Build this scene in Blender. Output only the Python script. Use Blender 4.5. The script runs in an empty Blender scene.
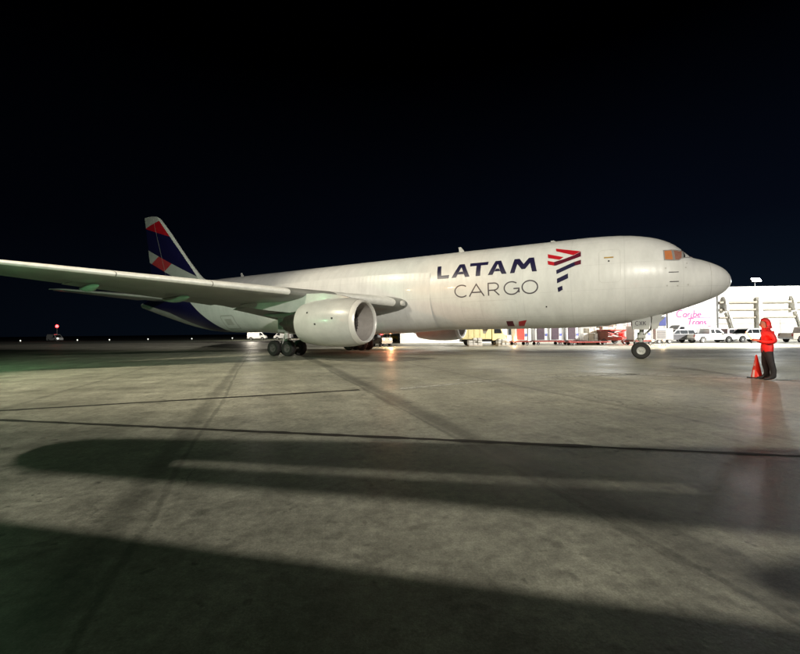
import bpy, bmesh, math, random
from mathutils import Vector, Matrix
random.seed(7)
R = math.radians
S = math.sqrt
scene = bpy.context.scene
COL = scene.collection

# ------------------------------------------------------------------ camera
cam_data = bpy.data.cameras.new('camera')
cam = bpy.data.objects.new('camera', cam_data)
COL.objects.link(cam)
cam_data.sensor_width = 36.0
cam_data.lens = 18.0
cam_data.clip_end = 6000
cam.matrix_world = Matrix.Translation((0, 0, 1.65)) @ Matrix.Rotation(R(90 + 0.766), 4, 'X') @ Matrix.Rotation(R(-0.637), 4, 'Z')
scene.camera = cam

# ------------------------------------------------------------------ night sky
world = bpy.data.worlds.new('World')
scene.world = world
world.use_nodes = True
wn, wl = world.node_tree.nodes, world.node_tree.links
wn.clear()
w_out = wn.new('ShaderNodeOutputWorld')
w_bg = wn.new('ShaderNodeBackground')
w_tc = wn.new('ShaderNodeTexCoord')
w_sep = wn.new('ShaderNodeSeparateXYZ')
w_ramp = wn.new('ShaderNodeValToRGB')
w_ramp.color_ramp.elements[0].position = 0.0
w_ramp.color_ramp.elements[0].color = (0.0040, 0.0078, 0.0150, 1)
w_ramp.color_ramp.elements[1].position = 0.55
w_ramp.color_ramp.elements[1].color = (0.0000, 0.0000, 0.0001, 1)
e = w_ramp.color_ramp.elements.new(0.22); e.color = (0.0014, 0.0026, 0.0062, 1)
wl.new(w_tc.outputs['Generated'], w_sep.inputs[0])
wl.new(w_sep.outputs['Z'], w_ramp.inputs['Fac'])
# the glow of the lit terminal and town fades away from them
w_dir = wn.new('ShaderNodeMapRange')
w_dir.inputs['From Min'].default_value = -0.8; w_dir.inputs['From Max'].default_value = 0.5
w_dir.inputs['To Min'].default_value = 0.25; w_dir.inputs['To Max'].default_value = 1.0
wl.new(w_sep.outputs['X'], w_dir.inputs['Value'])
w_mul = wn.new('ShaderNodeVectorMath'); w_mul.operation = 'SCALE'
wl.new(w_ramp.outputs['Color'], w_mul.inputs[0]); wl.new(w_dir.outputs[0], w_mul.inputs['Scale'])
wl.new(w_mul.outputs[0], w_bg.inputs['Color'])
w_bg.inputs['Strength'].default_value = 1.0
wl.new(w_bg.outputs[0], w_out.inputs['Surface'])

# ------------------------------------------------------------------ view
scene.view_settings.view_transform = 'Standard'
scene.view_settings.look = 'None'
scene.view_settings.gamma = 1.0
scene.view_settings.exposure = 0.0
scene.view_settings.use_curve_mapping = False
scene.cycles.use_denoising = True
scene.cycles.max_bounces = 6
scene.cycles.sample_clamp_indirect = 4.0

# ------------------------------------------------------------------ apron floodlights (key mast lamp, plus added fill and glint lamps)
def lamp(name, kind, loc, power, color, target=None, size=0.5, angle=120, blend=0.6):
    d = bpy.data.lights.new(name, kind)
    d.energy = power
    d.color = color
    d.shadow_soft_size = size
    if kind == 'SPOT':
        d.spot_size = R(angle)
        d.spot_blend = blend
    o = bpy.data.objects.new(name, d)
    COL.objects.link(o)
    o.location = loc
    if target:
        o.rotation_euler = (Vector(target) - Vector(loc)).to_track_quat('-Z', 'Y').to_euler()
    return o

KEY = (8.0, -50.0, 24.0)
lamp('mast_flood_key', 'SPOT', KEY, 180000, (1.0, 0.955, 0.83), (1, 60, 5), 0.36, 52, 1.0)
lamp('fill_flood_wing', 'SPOT', (-26, 10, 24), 33000, (1.0, 0.90, 0.68), (-3, 22, 0), 0.30, 54, 0.5)  # added unseen lamp that brightens the ground round the near wing
lamp('glint_flood', 'SPOT', (-56.7, -24.3, 13.2), 38000, (1.0, 0.40, 0.10), (3.3, 25.8, 4.4), 0.30, 5.5, 1.0)  # added unseen orange lamp, aimed to put a warm glint on the fuselage
lamp('fill_flood_terminal', 'SPOT', (64, 26, 17), 150000, (1.0, 0.99, 0.96), (44, 58, 3), 0.5, 84, 0.7)  # added unseen lamp that brightens the warehouse front
lamp('fill_flood_cargo', 'SPOT', (62.5, 26.5, 17), 560000, (1.0, 0.96, 0.88), (18, 47, 1), 0.4, 34, 0.6)  # added unseen lamp that brightens the cargo row beyond the fuselage

# ------------------------------------------------------------------ materials
MATS = {}
def mat(name, color, rough=0.5, metal=0.0, noise=0.0, scale=3.0, bump=0.0, bscale=40.0, coat=0.0, emit=None, estr=0.0, spec=0.5, rvar=0.0):
    m = bpy.data.materials.new(name)
    m.use_nodes = True
    nt = m.node_tree
    b = nt.nodes['Principled BSDF']
    b.inputs['Base Color'].default_value = (*color, 1)
    b.inputs['Roughness'].default_value = rough
    b.inputs['Metallic'].default_value = metal
    b.inputs['Coat Weight'].default_value = coat
    b.inputs['Coat Roughness'].default_value = 0.12
    b.inputs['Specular IOR Level'].default_value = spec
    tc = nt.nodes.new('ShaderNodeTexCoord')
    if noise or rvar:
        n = nt.nodes.new('ShaderNodeTexNoise')
        n.inputs['Scale'].default_value = scale
        n.inputs['Detail'].default_value = 6
        n.inputs['Roughness'].default_value = 0.65
        nt.links.new(tc.outputs['Object'], n.inputs['Vector'])
        if noise:
            mr = nt.nodes.new('ShaderNodeMapRange')
            mr.inputs['From Min'].default_value = 0.3
            mr.inputs['From Max'].default_value = 0.7
            mr.inputs['To Min'].default_value = 1 - noise
            mr.inputs['To Max'].default_value = 1 + noise * 0.4
            nt.links.new(n.outputs['Fac'], mr.inputs['Value'])
            mx = nt.nodes.new('ShaderNodeVectorMath'); mx.operation = 'SCALE'
            mx.inputs[0].default_value = color
            nt.links.new(mr.outputs[0], mx.inputs['Scale'])
            nt.links.new(mx.outputs[0], b.inputs['Base Color'])
        if rvar:
            mr2 = nt.nodes.new('ShaderNodeMapRange')
            mr2.inputs['From Min'].default_value = 0.3
            mr2.inputs['From Max'].default_value = 0.7
            mr2.inputs['To Min'].default_value = max(0.05, rough - rvar)
            mr2.inputs['To Max'].default_value = min(1, rough + rvar)
            nt.links.new(n.outputs['Fac'], mr2.inputs['Value'])
            nt.links.new(mr2.outputs[0], b.inputs['Roughness'])
    if bump:
        nb = nt.nodes.new('ShaderNodeTexNoise')
        nb.inputs['Scale'].default_value = bscale
        nb.inputs['Detail'].default_value = 4
        nt.links.new(tc.outputs['Object'], nb.inputs['Vector'])
        bp = nt.nodes.new('ShaderNodeBump')
        bp.inputs['Strength'].default_value = bump
        bp.inputs['Distance'].default_value = 0.02
        nt.links.new(nb.outputs['Fac'], bp.inputs['Height'])
        nt.links.new(bp.outputs[0], b.inputs['Normal'])
    if emit:
        b.inputs['Emission Color'].default_value = (*emit, 1)
        b.inputs['Emission Strength'].default_value = estr
    MATS[name] = m
    return m

def aircraft_paint():
    """white airliner paint: grime streaks, frame seams and a faint oil-can waviness"""
    m = mat('aircraft_white', (0.70, 0.69, 0.66), 0.36, coat=0.3)
    nt = m.node_tree; N, L = nt.nodes, nt.links
    b = N['Principled BSDF']
    b.inputs['Coat Roughness'].default_value = 0.045
    tc = N.new('ShaderNodeTexCoord')
    # streaky grime: noise squeezed along z so that it runs down the sides
    mp = N.new('ShaderNodeMapping'); mp.inputs['Scale'].default_value = (0.9, 0.6, 0.30)
    L.new(tc.outputs['Object'], mp.inputs['Vector'])
    n1 = N.new('ShaderNodeTexNoise'); n1.inputs['Scale'].default_value = 1.6; n1.inputs['Detail'].default_value = 8; n1.inputs['Roughness'].default_value = 0.7
    L.new(mp.outputs[0], n1.inputs['Vector'])
    g = N.new('ShaderNodeMapRange'); g.inputs['From Min'].default_value = 0.35; g.inputs['From Max'].default_value = 0.75
    g.inputs['To Min'].default_value = 1.0; g.inputs['To Max'].default_value = 0.82
    L.new(n1.outputs['Fac'], g.inputs['Value'])
    # skin seams every 1.65 m along the length
    sx = N.new('ShaderNodeSeparateXYZ'); L.new(tc.outputs['Object'], sx.inputs[0])
    def seam(out, period, width, off=0.0):
        a = N.new('ShaderNodeMath'); a.operation = 'ADD'; a.inputs[1].default_value = off; L.new(out, a.inputs[0])
        md = N.new('ShaderNodeMath'); md.operation = 'PINGPONG'; md.inputs[1].default_value = period / 2; L.new(a.outputs[0], md.inputs[0])
        lt = N.new('ShaderNodeMath'); lt.operation = 'LESS_THAN'; lt.inputs[1].default_value = width; L.new(md.outputs[0], lt.inputs[0])
        return lt.outputs[0]
    s1 = seam(sx.outputs['X'], 2.64, 0.014, 0.4)
    s2 = seam(sx.outputs['Z'], 1.37, 0.010, 0.25)
    mxs = N.new('ShaderNodeMath'); mxs.operation = 'MAXIMUM'; L.new(s1, mxs.inputs[0]); L.new(s2, mxs.inputs[1])
    sm = N.new('ShaderNodeMath'); sm.operation = 'MULTIPLY_ADD'; sm.inputs[1].default_value = -0.11; sm.inputs[2].default_value = 1.0
    L.new(mxs.outputs[0], sm.inputs[0])
    mul = N.new('ShaderNodeMath'); mul.operation = 'MULTIPLY'; L.new(g.outputs[0], mul.inputs[0]); L.new(sm.outputs[0], mul.inputs[1])
    sc = N.new('ShaderNodeVectorMath'); sc.operation = 'SCALE'; sc.inputs[0].default_value = (0.72, 0.72, 0.71)
    L.new(mul.outputs[0], sc.inputs['Scale']); L.new(sc.outputs[0], b.inputs['Base Color'])
    # slight waviness of the skin between frames
    wv = N.new('ShaderNodeTexWave'); wv.inputs['Scale'].default_value = 0.95; wv.inputs['Distortion'].default_value = 0.9; wv.inputs['Detail'].default_value = 1
    L.new(tc.outputs['Object'], wv.inputs['Vector'])
    n2 = N.new('ShaderNodeTexNoise'); n2.inputs['Scale'].default_value = 0.9; L.new(tc.outputs['Object'], n2.inputs['Vector'])
    ad = N.new('ShaderNodeMath'); ad.operation = 'MULTIPLY_ADD'; ad.inputs[1].default_value = 0.5; L.new(wv.outputs['Fac'], ad.inputs[0]); L.new(n2.outputs['Fac'], ad.inputs[2])
    bp = N.new('ShaderNodeBump'); bp.inputs['Strength'].default_value = 0.17; bp.inputs['Distance'].default_value = 0.03
    L.new(ad.outputs[0], bp.inputs['Height']); L.new(bp.outputs[0], b.inputs['Normal'])
    return m

def concrete():
    """worn apron concrete: blotches, oil spots, scuffs, dark wheel-swept streaks, patchy sheen"""
    m = mat('apron_concrete', (0.2, 0.19, 0.17), 0.6)
    nt = m.node_tree; N, L = nt.nodes, nt.links
    b = N['Principled BSDF']
    tc = N.new('ShaderNodeTexCoord')
    def noise(scale, detail=6, rough=0.6, vec=None):
        n = N.new('ShaderNodeTexNoise'); n.inputs['Scale'].default_value = scale; n.inputs['Detail'].default_value = detail
        n.inputs['Roughness'].default_value = rough
        L.new(vec or tc.outputs['Object'], n.inputs['Vector']); return n.outputs['Fac']
    def rng(v, a, bb, c, d):
        r = N.new('ShaderNodeMapRange'); r.inputs['From Min'].default_value = a; r.inputs['From Max'].default_value = bb
        r.inputs['To Min'].default_value = c; r.inputs['To Max'].default_value = d
        L.new(v, r.inputs['Value']); return r.outputs[0]
    def mul(a, c):
        x = N.new('ShaderNodeMath'); x.operation = 'MULTIPLY'
        L.new(a, x.inputs[0])
        if isinstance(c, float): x.inputs[1].default_value = c
        else: L.new(c, x.inputs[1])
        return x.outputs[0]
    big = rng(noise(0.22, 7, 0.65), 0.32, 0.68, 0.60, 1.25)
    mid = rng(noise(1.4, 10, 0.78), 0.32, 0.68, 0.58, 1.28)
    fine = mul(rng(noise(9, 8, 0.8), 0.32, 0.68, 0.58, 1.30), rng(noise(4.2, 6, 0.8), 0.66, 0.76, 1.0, 1.45))
    grit = rng(noise(70, 3, 0.6), 0.3, 0.7, 0.76, 1.2)
    spots = mul(rng(noise(2.3, 3, 0.6), 0.60, 0.70, 1.0, 0.62), rng(noise(7.0, 2, 0.5), 0.66, 0.74, 1.0, 0.55))
    # streaks swept along the slab direction (turned 19 degrees)
    rot = N.new('ShaderNodeMapping'); rot.inputs['Rotation'].default_value = (0, 0, R(-19.2)); L.new(tc.outputs['Object'], rot.inputs['Vector'])
    sxyz = N.new('ShaderNodeSeparateXYZ'); L.new(rot.outputs[0], sxyz.inputs[0])
    st = N.new('ShaderNodeMapping'); st.inputs['Scale'].default_value = (1.0, 0.10, 1.0); L.new(rot.outputs[0], st.inputs['Vector'])
    wob = noise(1.3, 5, 0.7, st.outputs[0])
    streak = rng(wob, 0.35, 0.7, 1.08, 0.80)
    st2 = N.new('ShaderNodeMapping'); st2.inputs['Scale'].default_value = (0.12, 1.0, 1.0); L.new(rot.outputs[0], st2.inputs['Vector'])
    streak2 = rng(noise(1.1, 5, 0.7, st2.outputs[0]), 0.35, 0.7, 1.08, 0.82)
    def trail(x0, half, depth):
        a = N.new('ShaderNodeMath'); a.operation = 'ADD'; a.inputs[1].default_value = -x0; L.new(sxyz.outputs['X'], a.inputs[0])
        w = N.new('ShaderNodeMath'); w.operation = 'MULTIPLY_ADD'; w.inputs[1].default_value = 0.5; L.new(wob, w.inputs[0]); L.new(a.outputs[0], w.inputs[2])
        ab = N.new('ShaderNodeMath'); ab.operation = 'ABSOLUTE'; L.new(w.outputs[0], ab.inputs[0])
        return rng(ab.outputs[0], half * 0.3, half, depth, 1.0)
    v = mul(mul(big, mid), mul(fine, grit))
    v = mul(v, mul(spots, mul(streak, streak2)))
    v = mul(v, mul(trail(3.35, 0.34, 0.50), trail(-0.95, 0.22, 0.66)))
    v = mul(v, mul(trail(3.10, 0.05, 0.62), trail(-0.70, 0.06, 0.62)))
    v = mul(v, mul(trail(7.6, 0.12, 0.70), trail(-5.3, 0.14, 0.72)))
    # a few cracks: the thin zero line of a distorted noise, kept only in patches
    cr = N.new('ShaderNodeTexVoronoi'); cr.feature = 'DISTANCE_TO_EDGE'; cr.inputs['Scale'].default_value = 0.33
    wv = N.new('ShaderNodeTexNoise'); wv.inputs['Scale'].default_value = 1.1; wv.inputs['Detail'].default_value = 8; L.new(tc.outputs['Object'], wv.inputs['Vector'])
    dv = N.new('ShaderNodeVectorMath'); dv.operation = 'MULTIPLY_ADD'; dv.inputs[1].default_value = (1.6, 1.6, 0); L.new(wv.outputs['Color'], dv.inputs[0]); L.new(tc.outputs['Object'], dv.inputs[2])
    L.new(dv.outputs[0], cr.inputs['Vector'])
    crack = rng(cr.outputs['Distance'], 0.002, 0.007, 0.55, 1.0)
    keep = rng(noise(0.25, 2), 0.50, 0.58, 0.0, 1.0)
    mx = N.new('ShaderNodeMix'); mx.data_type = 'FLOAT'; L.new(keep, mx.inputs[0]); mx.inputs[2].default_value = 1.0; L.new(crack, mx.inputs[3])
    v = mul(v, mx.outputs[0])
    sc = N.new('ShaderNodeVectorMath'); sc.operation = 'SCALE'; sc.inputs[0].default_value = (0.40, 0.385, 0.312)
    L.new(v, sc.inputs['Scale']); L.new(sc.outputs[0], b.inputs['Base Color'])
    ro = rng(noise(0.35, 6, 0.65), 0.3, 0.7, 0.36, 0.62)
    L.new(ro, b.inputs['Roughness'])
    h = N.new('ShaderNodeMath'); h.operation = 'MULTIPLY_ADD'; h.inputs[1].default_value = 0.35
    L.new(noise(60, 5, 0.7), h.inputs[0]); L.new(noise(22, 6, 0.7), h.inputs[2])
    bp = N.new('ShaderNodeBump'); bp.inputs['Strength'].default_value = 0.35; bp.inputs['Distance'].default_value = 0.008
    L.new(h.outputs[0], bp.inputs['Height']); L.new(bp.outputs[0], b.inputs['Normal'])
    return m

def worn_paint(name, color, keep=0.5):
    m = mat(name, color, 0.6)
    nt = m.node_tree; N, L = nt.nodes, nt.links
    b = N['Principled BSDF']
    tc = N.new('ShaderNodeTexCoord')
    n = N.new('ShaderNodeTexNoise'); n.inputs['Scale'].default_value = 5; n.inputs['Detail'].default_value = 8; n.inputs['Roughness'].default_value = 0.75
    L.new(tc.outputs['Object'], n.inputs['Vector'])
    r = N.new('ShaderNodeValToRGB')
    r.color_ramp.elements[0].position = keep - 0.08; r.color_ramp.elements[0].color = (0.17, 0.16, 0.14, 1)
    r.color_ramp.elements[1].position = keep + 0.10; r.color_ramp.elements[1].color = (*color, 1)
    L.new(n.outputs['Fac'], r.inputs['Fac']); L.new(r.outputs[0], b.inputs['Base Color'])
    return m

aircraft_paint()
concrete()
worn_paint('worn_white_paint', (0.62, 0.61, 0.57), 0.48)
worn_paint('worn_yellow_paint', (0.45, 0.33, 0.06), 0.50)
mat('tar', (0.022, 0.017, 0.013), 0.7, noise=0.4, scale=8)
mat('verge', (0.045, 0.055, 0.028), 0.9, noise=0.5, scale=0.6, bump=0.5, bscale=8)
mat('navy_paint', (0.010, 0.009, 0.055), 0.3, coat=0.3, noise=0.15, scale=1.2)
mat('navy_letter', (0.010, 0.008, 0.045), 0.35, noise=0.1)
mat('red_paint', (0.50, 0.012, 0.022), 0.32, coat=0.3, noise=0.15, scale=1.2)
mat('coral_paint', (0.52, 0.05, 0.06), 0.35, coat=0.2, noise=0.15, scale=1.2)
mat('maroon_paint', (0.10, 0.006, 0.022), 0.35, noise=0.1)
mat('grey_letter', (0.085, 0.075, 0.09), 0.4, noise=0.1)
mat('pale_grey_paint', (0.46, 0.46, 0.44), 0.35, coat=0.2, noise=0.2, scale=1.0)
mat('wing_grey', (0.25, 0.255, 0.24), 0.38, coat=0.1, noise=0.25, scale=1.4, rvar=0.1)
mat('nacelle_white', (0.47, 0.47, 0.46), 0.32, coat=0.2, noise=0.14, scale=1.3)
mat('bare_metal', (0.72, 0.71, 0.69), 0.24, metal=0.9, noise=0.12, scale=3, rvar=0.08)
mat('slat_metal', (0.80, 0.80, 0.77), 0.40, metal=0.1, noise=0.15, scale=3)
mat('lip_metal', (0.74, 0.73, 0.71), 0.36, metal=0.2, noise=0.1, scale=3)
mat('dark_rim', (0.10, 0.095, 0.09), 0.5, noise=0.4, scale=8)  # darker rim colour for the main gear wheels
mat('dull_metal', (0.30, 0.29, 0.28), 0.42, metal=0.8, noise=0.3, scale=5)
mat('inlet_grey', (0.40, 0.37, 0.35), 0.5, noise=0.15, scale=4)
mat('fan_blade', (0.16, 0.155, 0.15), 0.35, metal=0.7, noise=0.2, scale=4)
mat('exhaust_metal', (0.15, 0.13, 0.115), 0.4, metal=0.85, noise=0.35, scale=4)
mat('gear_paint', (0.55, 0.55, 0.53), 0.4, noise=0.35, scale=6)
mat('rubber', (0.018, 0.017, 0.016), 0.75, noise=0.35, scale=9, bump=0.3, bscale=30)
mat('rim_paint', (0.50, 0.50, 0.48), 0.4, noise=0.3, scale=8)
mat('seam_grey', (0.50, 0.49, 0.47), 0.5, noise=0.2)
mat('dark_opening', (0.02, 0.02, 0.02), 0.6, noise=0.2)
mat('ochre_mark', (0.42, 0.26, 0.05), 0.5, noise=0.2)
mat('black_plastic', (0.02, 0.02, 0.022), 0.45, noise=0.2)
mat('cockpit_glow', (0.10, 0.04, 0.02), 0.08, noise=0.55, scale=3.2, emit=(1.0, 0.33, 0.10), estr=0.42, coat=0.5)
mat('cockpit_glass', (0.10, 0.06, 0.05), 0.07, noise=0.5, scale=4, emit=(0.9, 0.36, 0.22), estr=0.22, coat=0.5)
mat('dark_glass', (0.012, 0.014, 0.016), 0.06, noise=0.2, coat=0.4)
mat('window_frame', (0.30, 0.29, 0.28), 0.4, noise=0.2)
mat('wall_white', (0.74, 0.73, 0.68), 0.7, noise=0.14, scale=0.8, bump=0.2, bscale=12)
mat('wall_sign_white', (0.80, 0.80, 0.80), 0.6, noise=0.05, scale=0.7)
mat('beam_tan', (0.42, 0.37, 0.29), 0.7, noise=0.25, scale=2)
mat('door_metal', (0.50, 0.50, 0.47), 0.45, noise=0.2, scale=2)
mat('galvanised', (0.45, 0.46, 0.46), 0.4, metal=0.6, noise=0.25, scale=6)
mat('pink_print', (0.72, 0.10, 0.30), 0.6, noise=0.1)
mat('red_print', (0.72, 0.03, 0.14), 0.6, noise=0.1)
mat('blue_print', (0.08, 0.10, 0.34), 0.6, noise=0.25, scale=5)
mat('car_white', (0.72, 0.72, 0.71), 0.25, coat=0.5, noise=0.08)
mat('car_tan', (0.48, 0.42, 0.34), 0.28, coat=0.5, noise=0.08)
mat('car_dark', (0.055, 0.055, 0.06), 0.22, coat=0.6, noise=0.1)
mat('car_grey', (0.20, 0.19, 0.18), 0.3, coat=0.5, noise=0.1)
mat('car_maroon', (0.14, 0.015, 0.02), 0.28, coat=0.5, noise=0.1)
mat('glass_dark', (0.02, 0.023, 0.026), 0.08, noise=0.2, coat=0.3)
mat('tail_lens', (0.35, 0.01, 0.01), 0.2, noise=0.1)
mat('head_lens', (0.6, 0.6, 0.58), 0.15, noise=0.1)
mat('container_white', (0.66, 0.67, 0.68), 0.4, metal=0.1, noise=0.2, scale=2.5)
mat('container_alu', (0.50, 0.50, 0.49), 0.35, metal=0.6, noise=0.25, scale=3)
mat('curtain_dark', (0.05, 0.03, 0.045), 0.8, noise=0.4, scale=5)
mat('curtain_red', (0.42, 0.05, 0.035), 0.75, noise=0.3, scale=5)
mat('gse_red', (0.22, 0.022, 0.015), 0.45, noise=0.3, scale=3)
mat('gse_brown', (0.12, 0.045, 0.028), 0.6, noise=0.35, scale=3)
mat('gse_yellow', (0.66, 0.50, 0.05), 0.4, noise=0.2, scale=3)
mat('gse_cream', (0.66, 0.58, 0.30), 0.5, noise=0.15, scale=3)
mat('pallet_wrap', (0.62, 0.60, 0.55), 0.3, noise=0.3, scale=4, coat=0.2)
mat('hivis_red', (0.62, 0.012, 0.012), 0.6, noise=0.4, scale=7, bump=1.0, bscale=8)
mat('trouser_black', (0.018, 0.016, 0.018), 0.8, noise=0.3, scale=9, bump=0.4, bscale=14)
mat('boot_black', (0.012, 0.011, 0.011), 0.5, noise=0.3, scale=9)
mat('skin_tone', (0.33, 0.16, 0.10), 0.5, noise=0.12, scale=12)
mat('reflective_tape', (0.62, 0.62, 0.58), 0.35, noise=0.1)
mat('cone_orange', (0.78, 0.03, 0.012), 0.5, noise=0.15, scale=7)
mat('cone_highlight', (0.75, 0.72, 0.68), 0.5, noise=0.1)  # pale colour of the highlight painted on the cone edge
mat('lamp_white', (0.9, 0.9, 0.9), 0.3, emit=(1.0, 0.97, 0.92), estr=60)
mat('lamp_warm', (0.9, 0.8, 0.6), 0.3, emit=(1.0, 0.66, 0.28), estr=40)
mat('lamp_red', (0.6, 0.02, 0.02), 0.3, emit=(1.0, 0.03, 0.03), estr=18)
mat('lamp_green', (0.02, 0.5, 0.1), 0.3, emit=(0.05, 1.0, 0.2), estr=25)
mat('wand_glow', (0.8, 0.2, 0.08), 0.3, emit=(1.0, 0.16, 0.06), estr=9)
mat('lamp_far', (0.9, 0.9, 0.8), 0.3, emit=(0.95, 1.0, 0.85), estr=2.2)

# ------------------------------------------------------------------ mesh helpers
class MB:
    def __init__(s): s.v, s.f, s.m = [], [], []
    def add(s, vs, fs, mi=0):
        o = len(s.v); s.v += [tuple(p) for p in vs]
        s.f += [[i + o for i in q] for q in fs]; s.m += [mi] * len(fs); return s
    def box(s, x0, x1, y0, y1, z0, z1, mi=0, M=None):
        vs = [Vector((x, y, z)) for z in (z0, z1) for y in (y0, y1) for x in (x0, x1)]
        if M: vs = [M @ p for p in vs]
        return s.add(vs, [(0, 2, 3, 1), (4, 5, 7, 6), (0, 1, 5, 4), (2, 6, 7, 3), (0, 4, 6, 2), (1, 3, 7, 5)], mi)
    def loft(s, rings, caps=True, closed=True, mi=0):
        n = len(rings[0]); vs = [p for r in rings for p in r]; fs = []
        for i in range(len(rings) - 1):
            for j in range(n if closed else n - 1):
                k = (j + 1) % n
                fs.append((i * n + j, i * n + k, (i + 1) * n + k, (i + 1) * n + j))
        if caps and closed:
            fs.append(tuple(range(n - 1, -1, -1))); fs.append(tuple((len(rings) - 1) * n + j for j in range(n)))
        return s.add(vs, fs, mi)
    def tube(s, pts, rad, n=10, mi=0, caps=True):
        pts = [Vector(p) for p in pts]
        rad = rad if isinstance(rad, (list, tuple)) else [rad] * len(pts)
        rings = []
        for i, p in enumerate(pts):
            d = (pts[min(i + 1, len(pts) - 1)] - pts[max(i - 1, 0)]).normalized()
            a = d.cross(Vector((0, 0, 1)) if abs(d.z) < .9 else Vector((1, 0, 0))).normalized(); b = d.cross(a)
            rings.append([p + (a * math.cos(t) + b * math.sin(t)) * rad[i] for t in [2 * math.pi * k / n for k in range(n)]])
        return s.loft(rings, caps, True, mi)
    def lathe(s, prof, o=(0, 0, 0), axis='x', n=32, caps=False, mi=0):
        """prof: (position along the axis, radius)"""
        rings = []
        for a, r in prof:
            ring = []
            for k in range(n):
                t = 2 * math.pi * k / n; c, d = math.cos(t) * r, math.sin(t) * r
                q = {'x': (a, c, d), 'y': (c, a, d), 'z': (c, d, a)}[axis]
                ring.append((o[0] + q[0], o[1] + q[1], o[2] + q[2]))
            rings.append(ring)
        return s.loft(rings, caps, True, mi)
    def prism(s, poly, y0, y1, mi=0, plane='xz'):
        n = len(poly)
        f = (lambda p, y: (p[0], y, p[1])) if plane == 'xz' else ((lambda p, y: (p[0], p[1], y)) if plane == 'xy' else (lambda p, y: (y, p[0], p[1])))
        return s.add([f(p, y0) for p in poly] + [f(p, y1) for p in poly],
                     [tuple(range(n - 1, -1, -1)), tuple(range(n, 2 * n))] + [(i, (i + 1) % n, n + (i + 1) % n, n + i) for i in range(n)], mi)
    def build(s, name, mats, parent=None, smooth=None, bevel=0, loc=None):
        me = bpy.data.meshes.new(name)
        me.from_pydata(s.v, [], s.f)
        for m in (mats if isinstance(mats, (list, tuple)) else [mats]): me.materials.append(MATS[m])
        me.polygons.foreach_set('material_index', s.m)
        bm = bmesh.new(); bm.from_mesh(me)
        bmesh.ops.recalc_face_normals(bm, faces=bm.faces)
        if bevel:
            bmesh.ops.bevel(bm, geom=[e for e in bm.edges if len(e.link_faces) == 2 and e.calc_face_angle(0) > 0.6], offset=bevel, segments=2, affect='EDGES', clamp_overlap=True)
        bm.to_mesh(me); bm.free()
        if smooth:
            me.shade_smooth(); me.set_sharp_from_angle(angle=R(smooth))
        me.update()
        o = bpy.data.objects.new(name, me); COL.objects.link(o)
        if loc: o.location = loc
        o.parent = parent
        return o
def tag(o, label=None, cat=None, group=None, kind=None):
    if label: o['label'] = label
    if cat: o['category'] = cat
    if group: o['group'] = group
    if kind: o['kind'] = kind
    return o
def thing(name, label, cat, loc=(0, 0, 0), rz=0.0, group=None, scale=1.0):
    o = bpy.data.objects.new(name, None); COL.objects.link(o)
    o.location = loc; o.rotation_euler = (0, 0, rz); o.scale = (scale,) * 3
    o.empty_display_size = 0.3
    return tag(o, label, cat, group)
def copy_tree(o, parent=None):
    c = o.copy(); COL.objects.link(c); c.parent = parent
    for ch in list(o.children): copy_tree(ch, c)
    return c
# ---- stroke lettering: polylines in a unit box, drawn as ribbons
def arc(cx, cy, rx, ry, a0, a1, n=14):
    return [(cx + rx * math.cos(R(a0 + (a1 - a0) * i / n)), cy + ry * math.sin(R(a0 + (a1 - a0) * i / n))) for i in range(n + 1)]
def dens(pl, step):
    out = [pl[0]]
    for a, b in zip(pl, pl[1:]):
        k = max(1, int(math.hypot(b[0] - a[0], b[1] - a[1]) / step + .5))
        out += [(a[0] + (b[0] - a[0]) * i / k, a[1] + (b[1] - a[1]) * i / k) for i in range(1, k + 1)]
    return out
def ribbon(mb, pl, w, fn, lift, closed=False):
    """pl polyline in text space; fn(x, y, lift) -> 3-D point on the carrying surface"""
    n = len(pl); L, Rr = [], []
    for i in range(n):
        if closed: a, b = pl[(i - 1) % (n - 1)], pl[(i + 1) % (n - 1) if i < n - 1 else 1]
        else: a, b = pl[max(i - 1, 0)], pl[min(i + 1, n - 1)]
        p = pl[i]
        d1 = Vector((p[0] - a[0], p[1] - a[1])); d2 = Vector((b[0] - p[0], b[1] - p[1]))
        d1 = d1.normalized() if d1.length > 1e-9 else d2.normalized(); d2 = d2.normalized() if d2.length > 1e-9 else d1
        t = (d1 + d2).normalized(); nn = Vector((-t.y, t.x)); k = w / 2 / max(0.45, nn.dot(Vector((-d1.y, d1.x))))
        L.append(fn(p[0] + nn.x * k, p[1] + nn.y * k, lift)); Rr.append(fn(p[0] - nn.x * k, p[1] - nn.y * k, lift))
    mb.add(L + Rr, [(i, i + 1, n + i + 1, n + i) for i in range(n - 1)])
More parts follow.
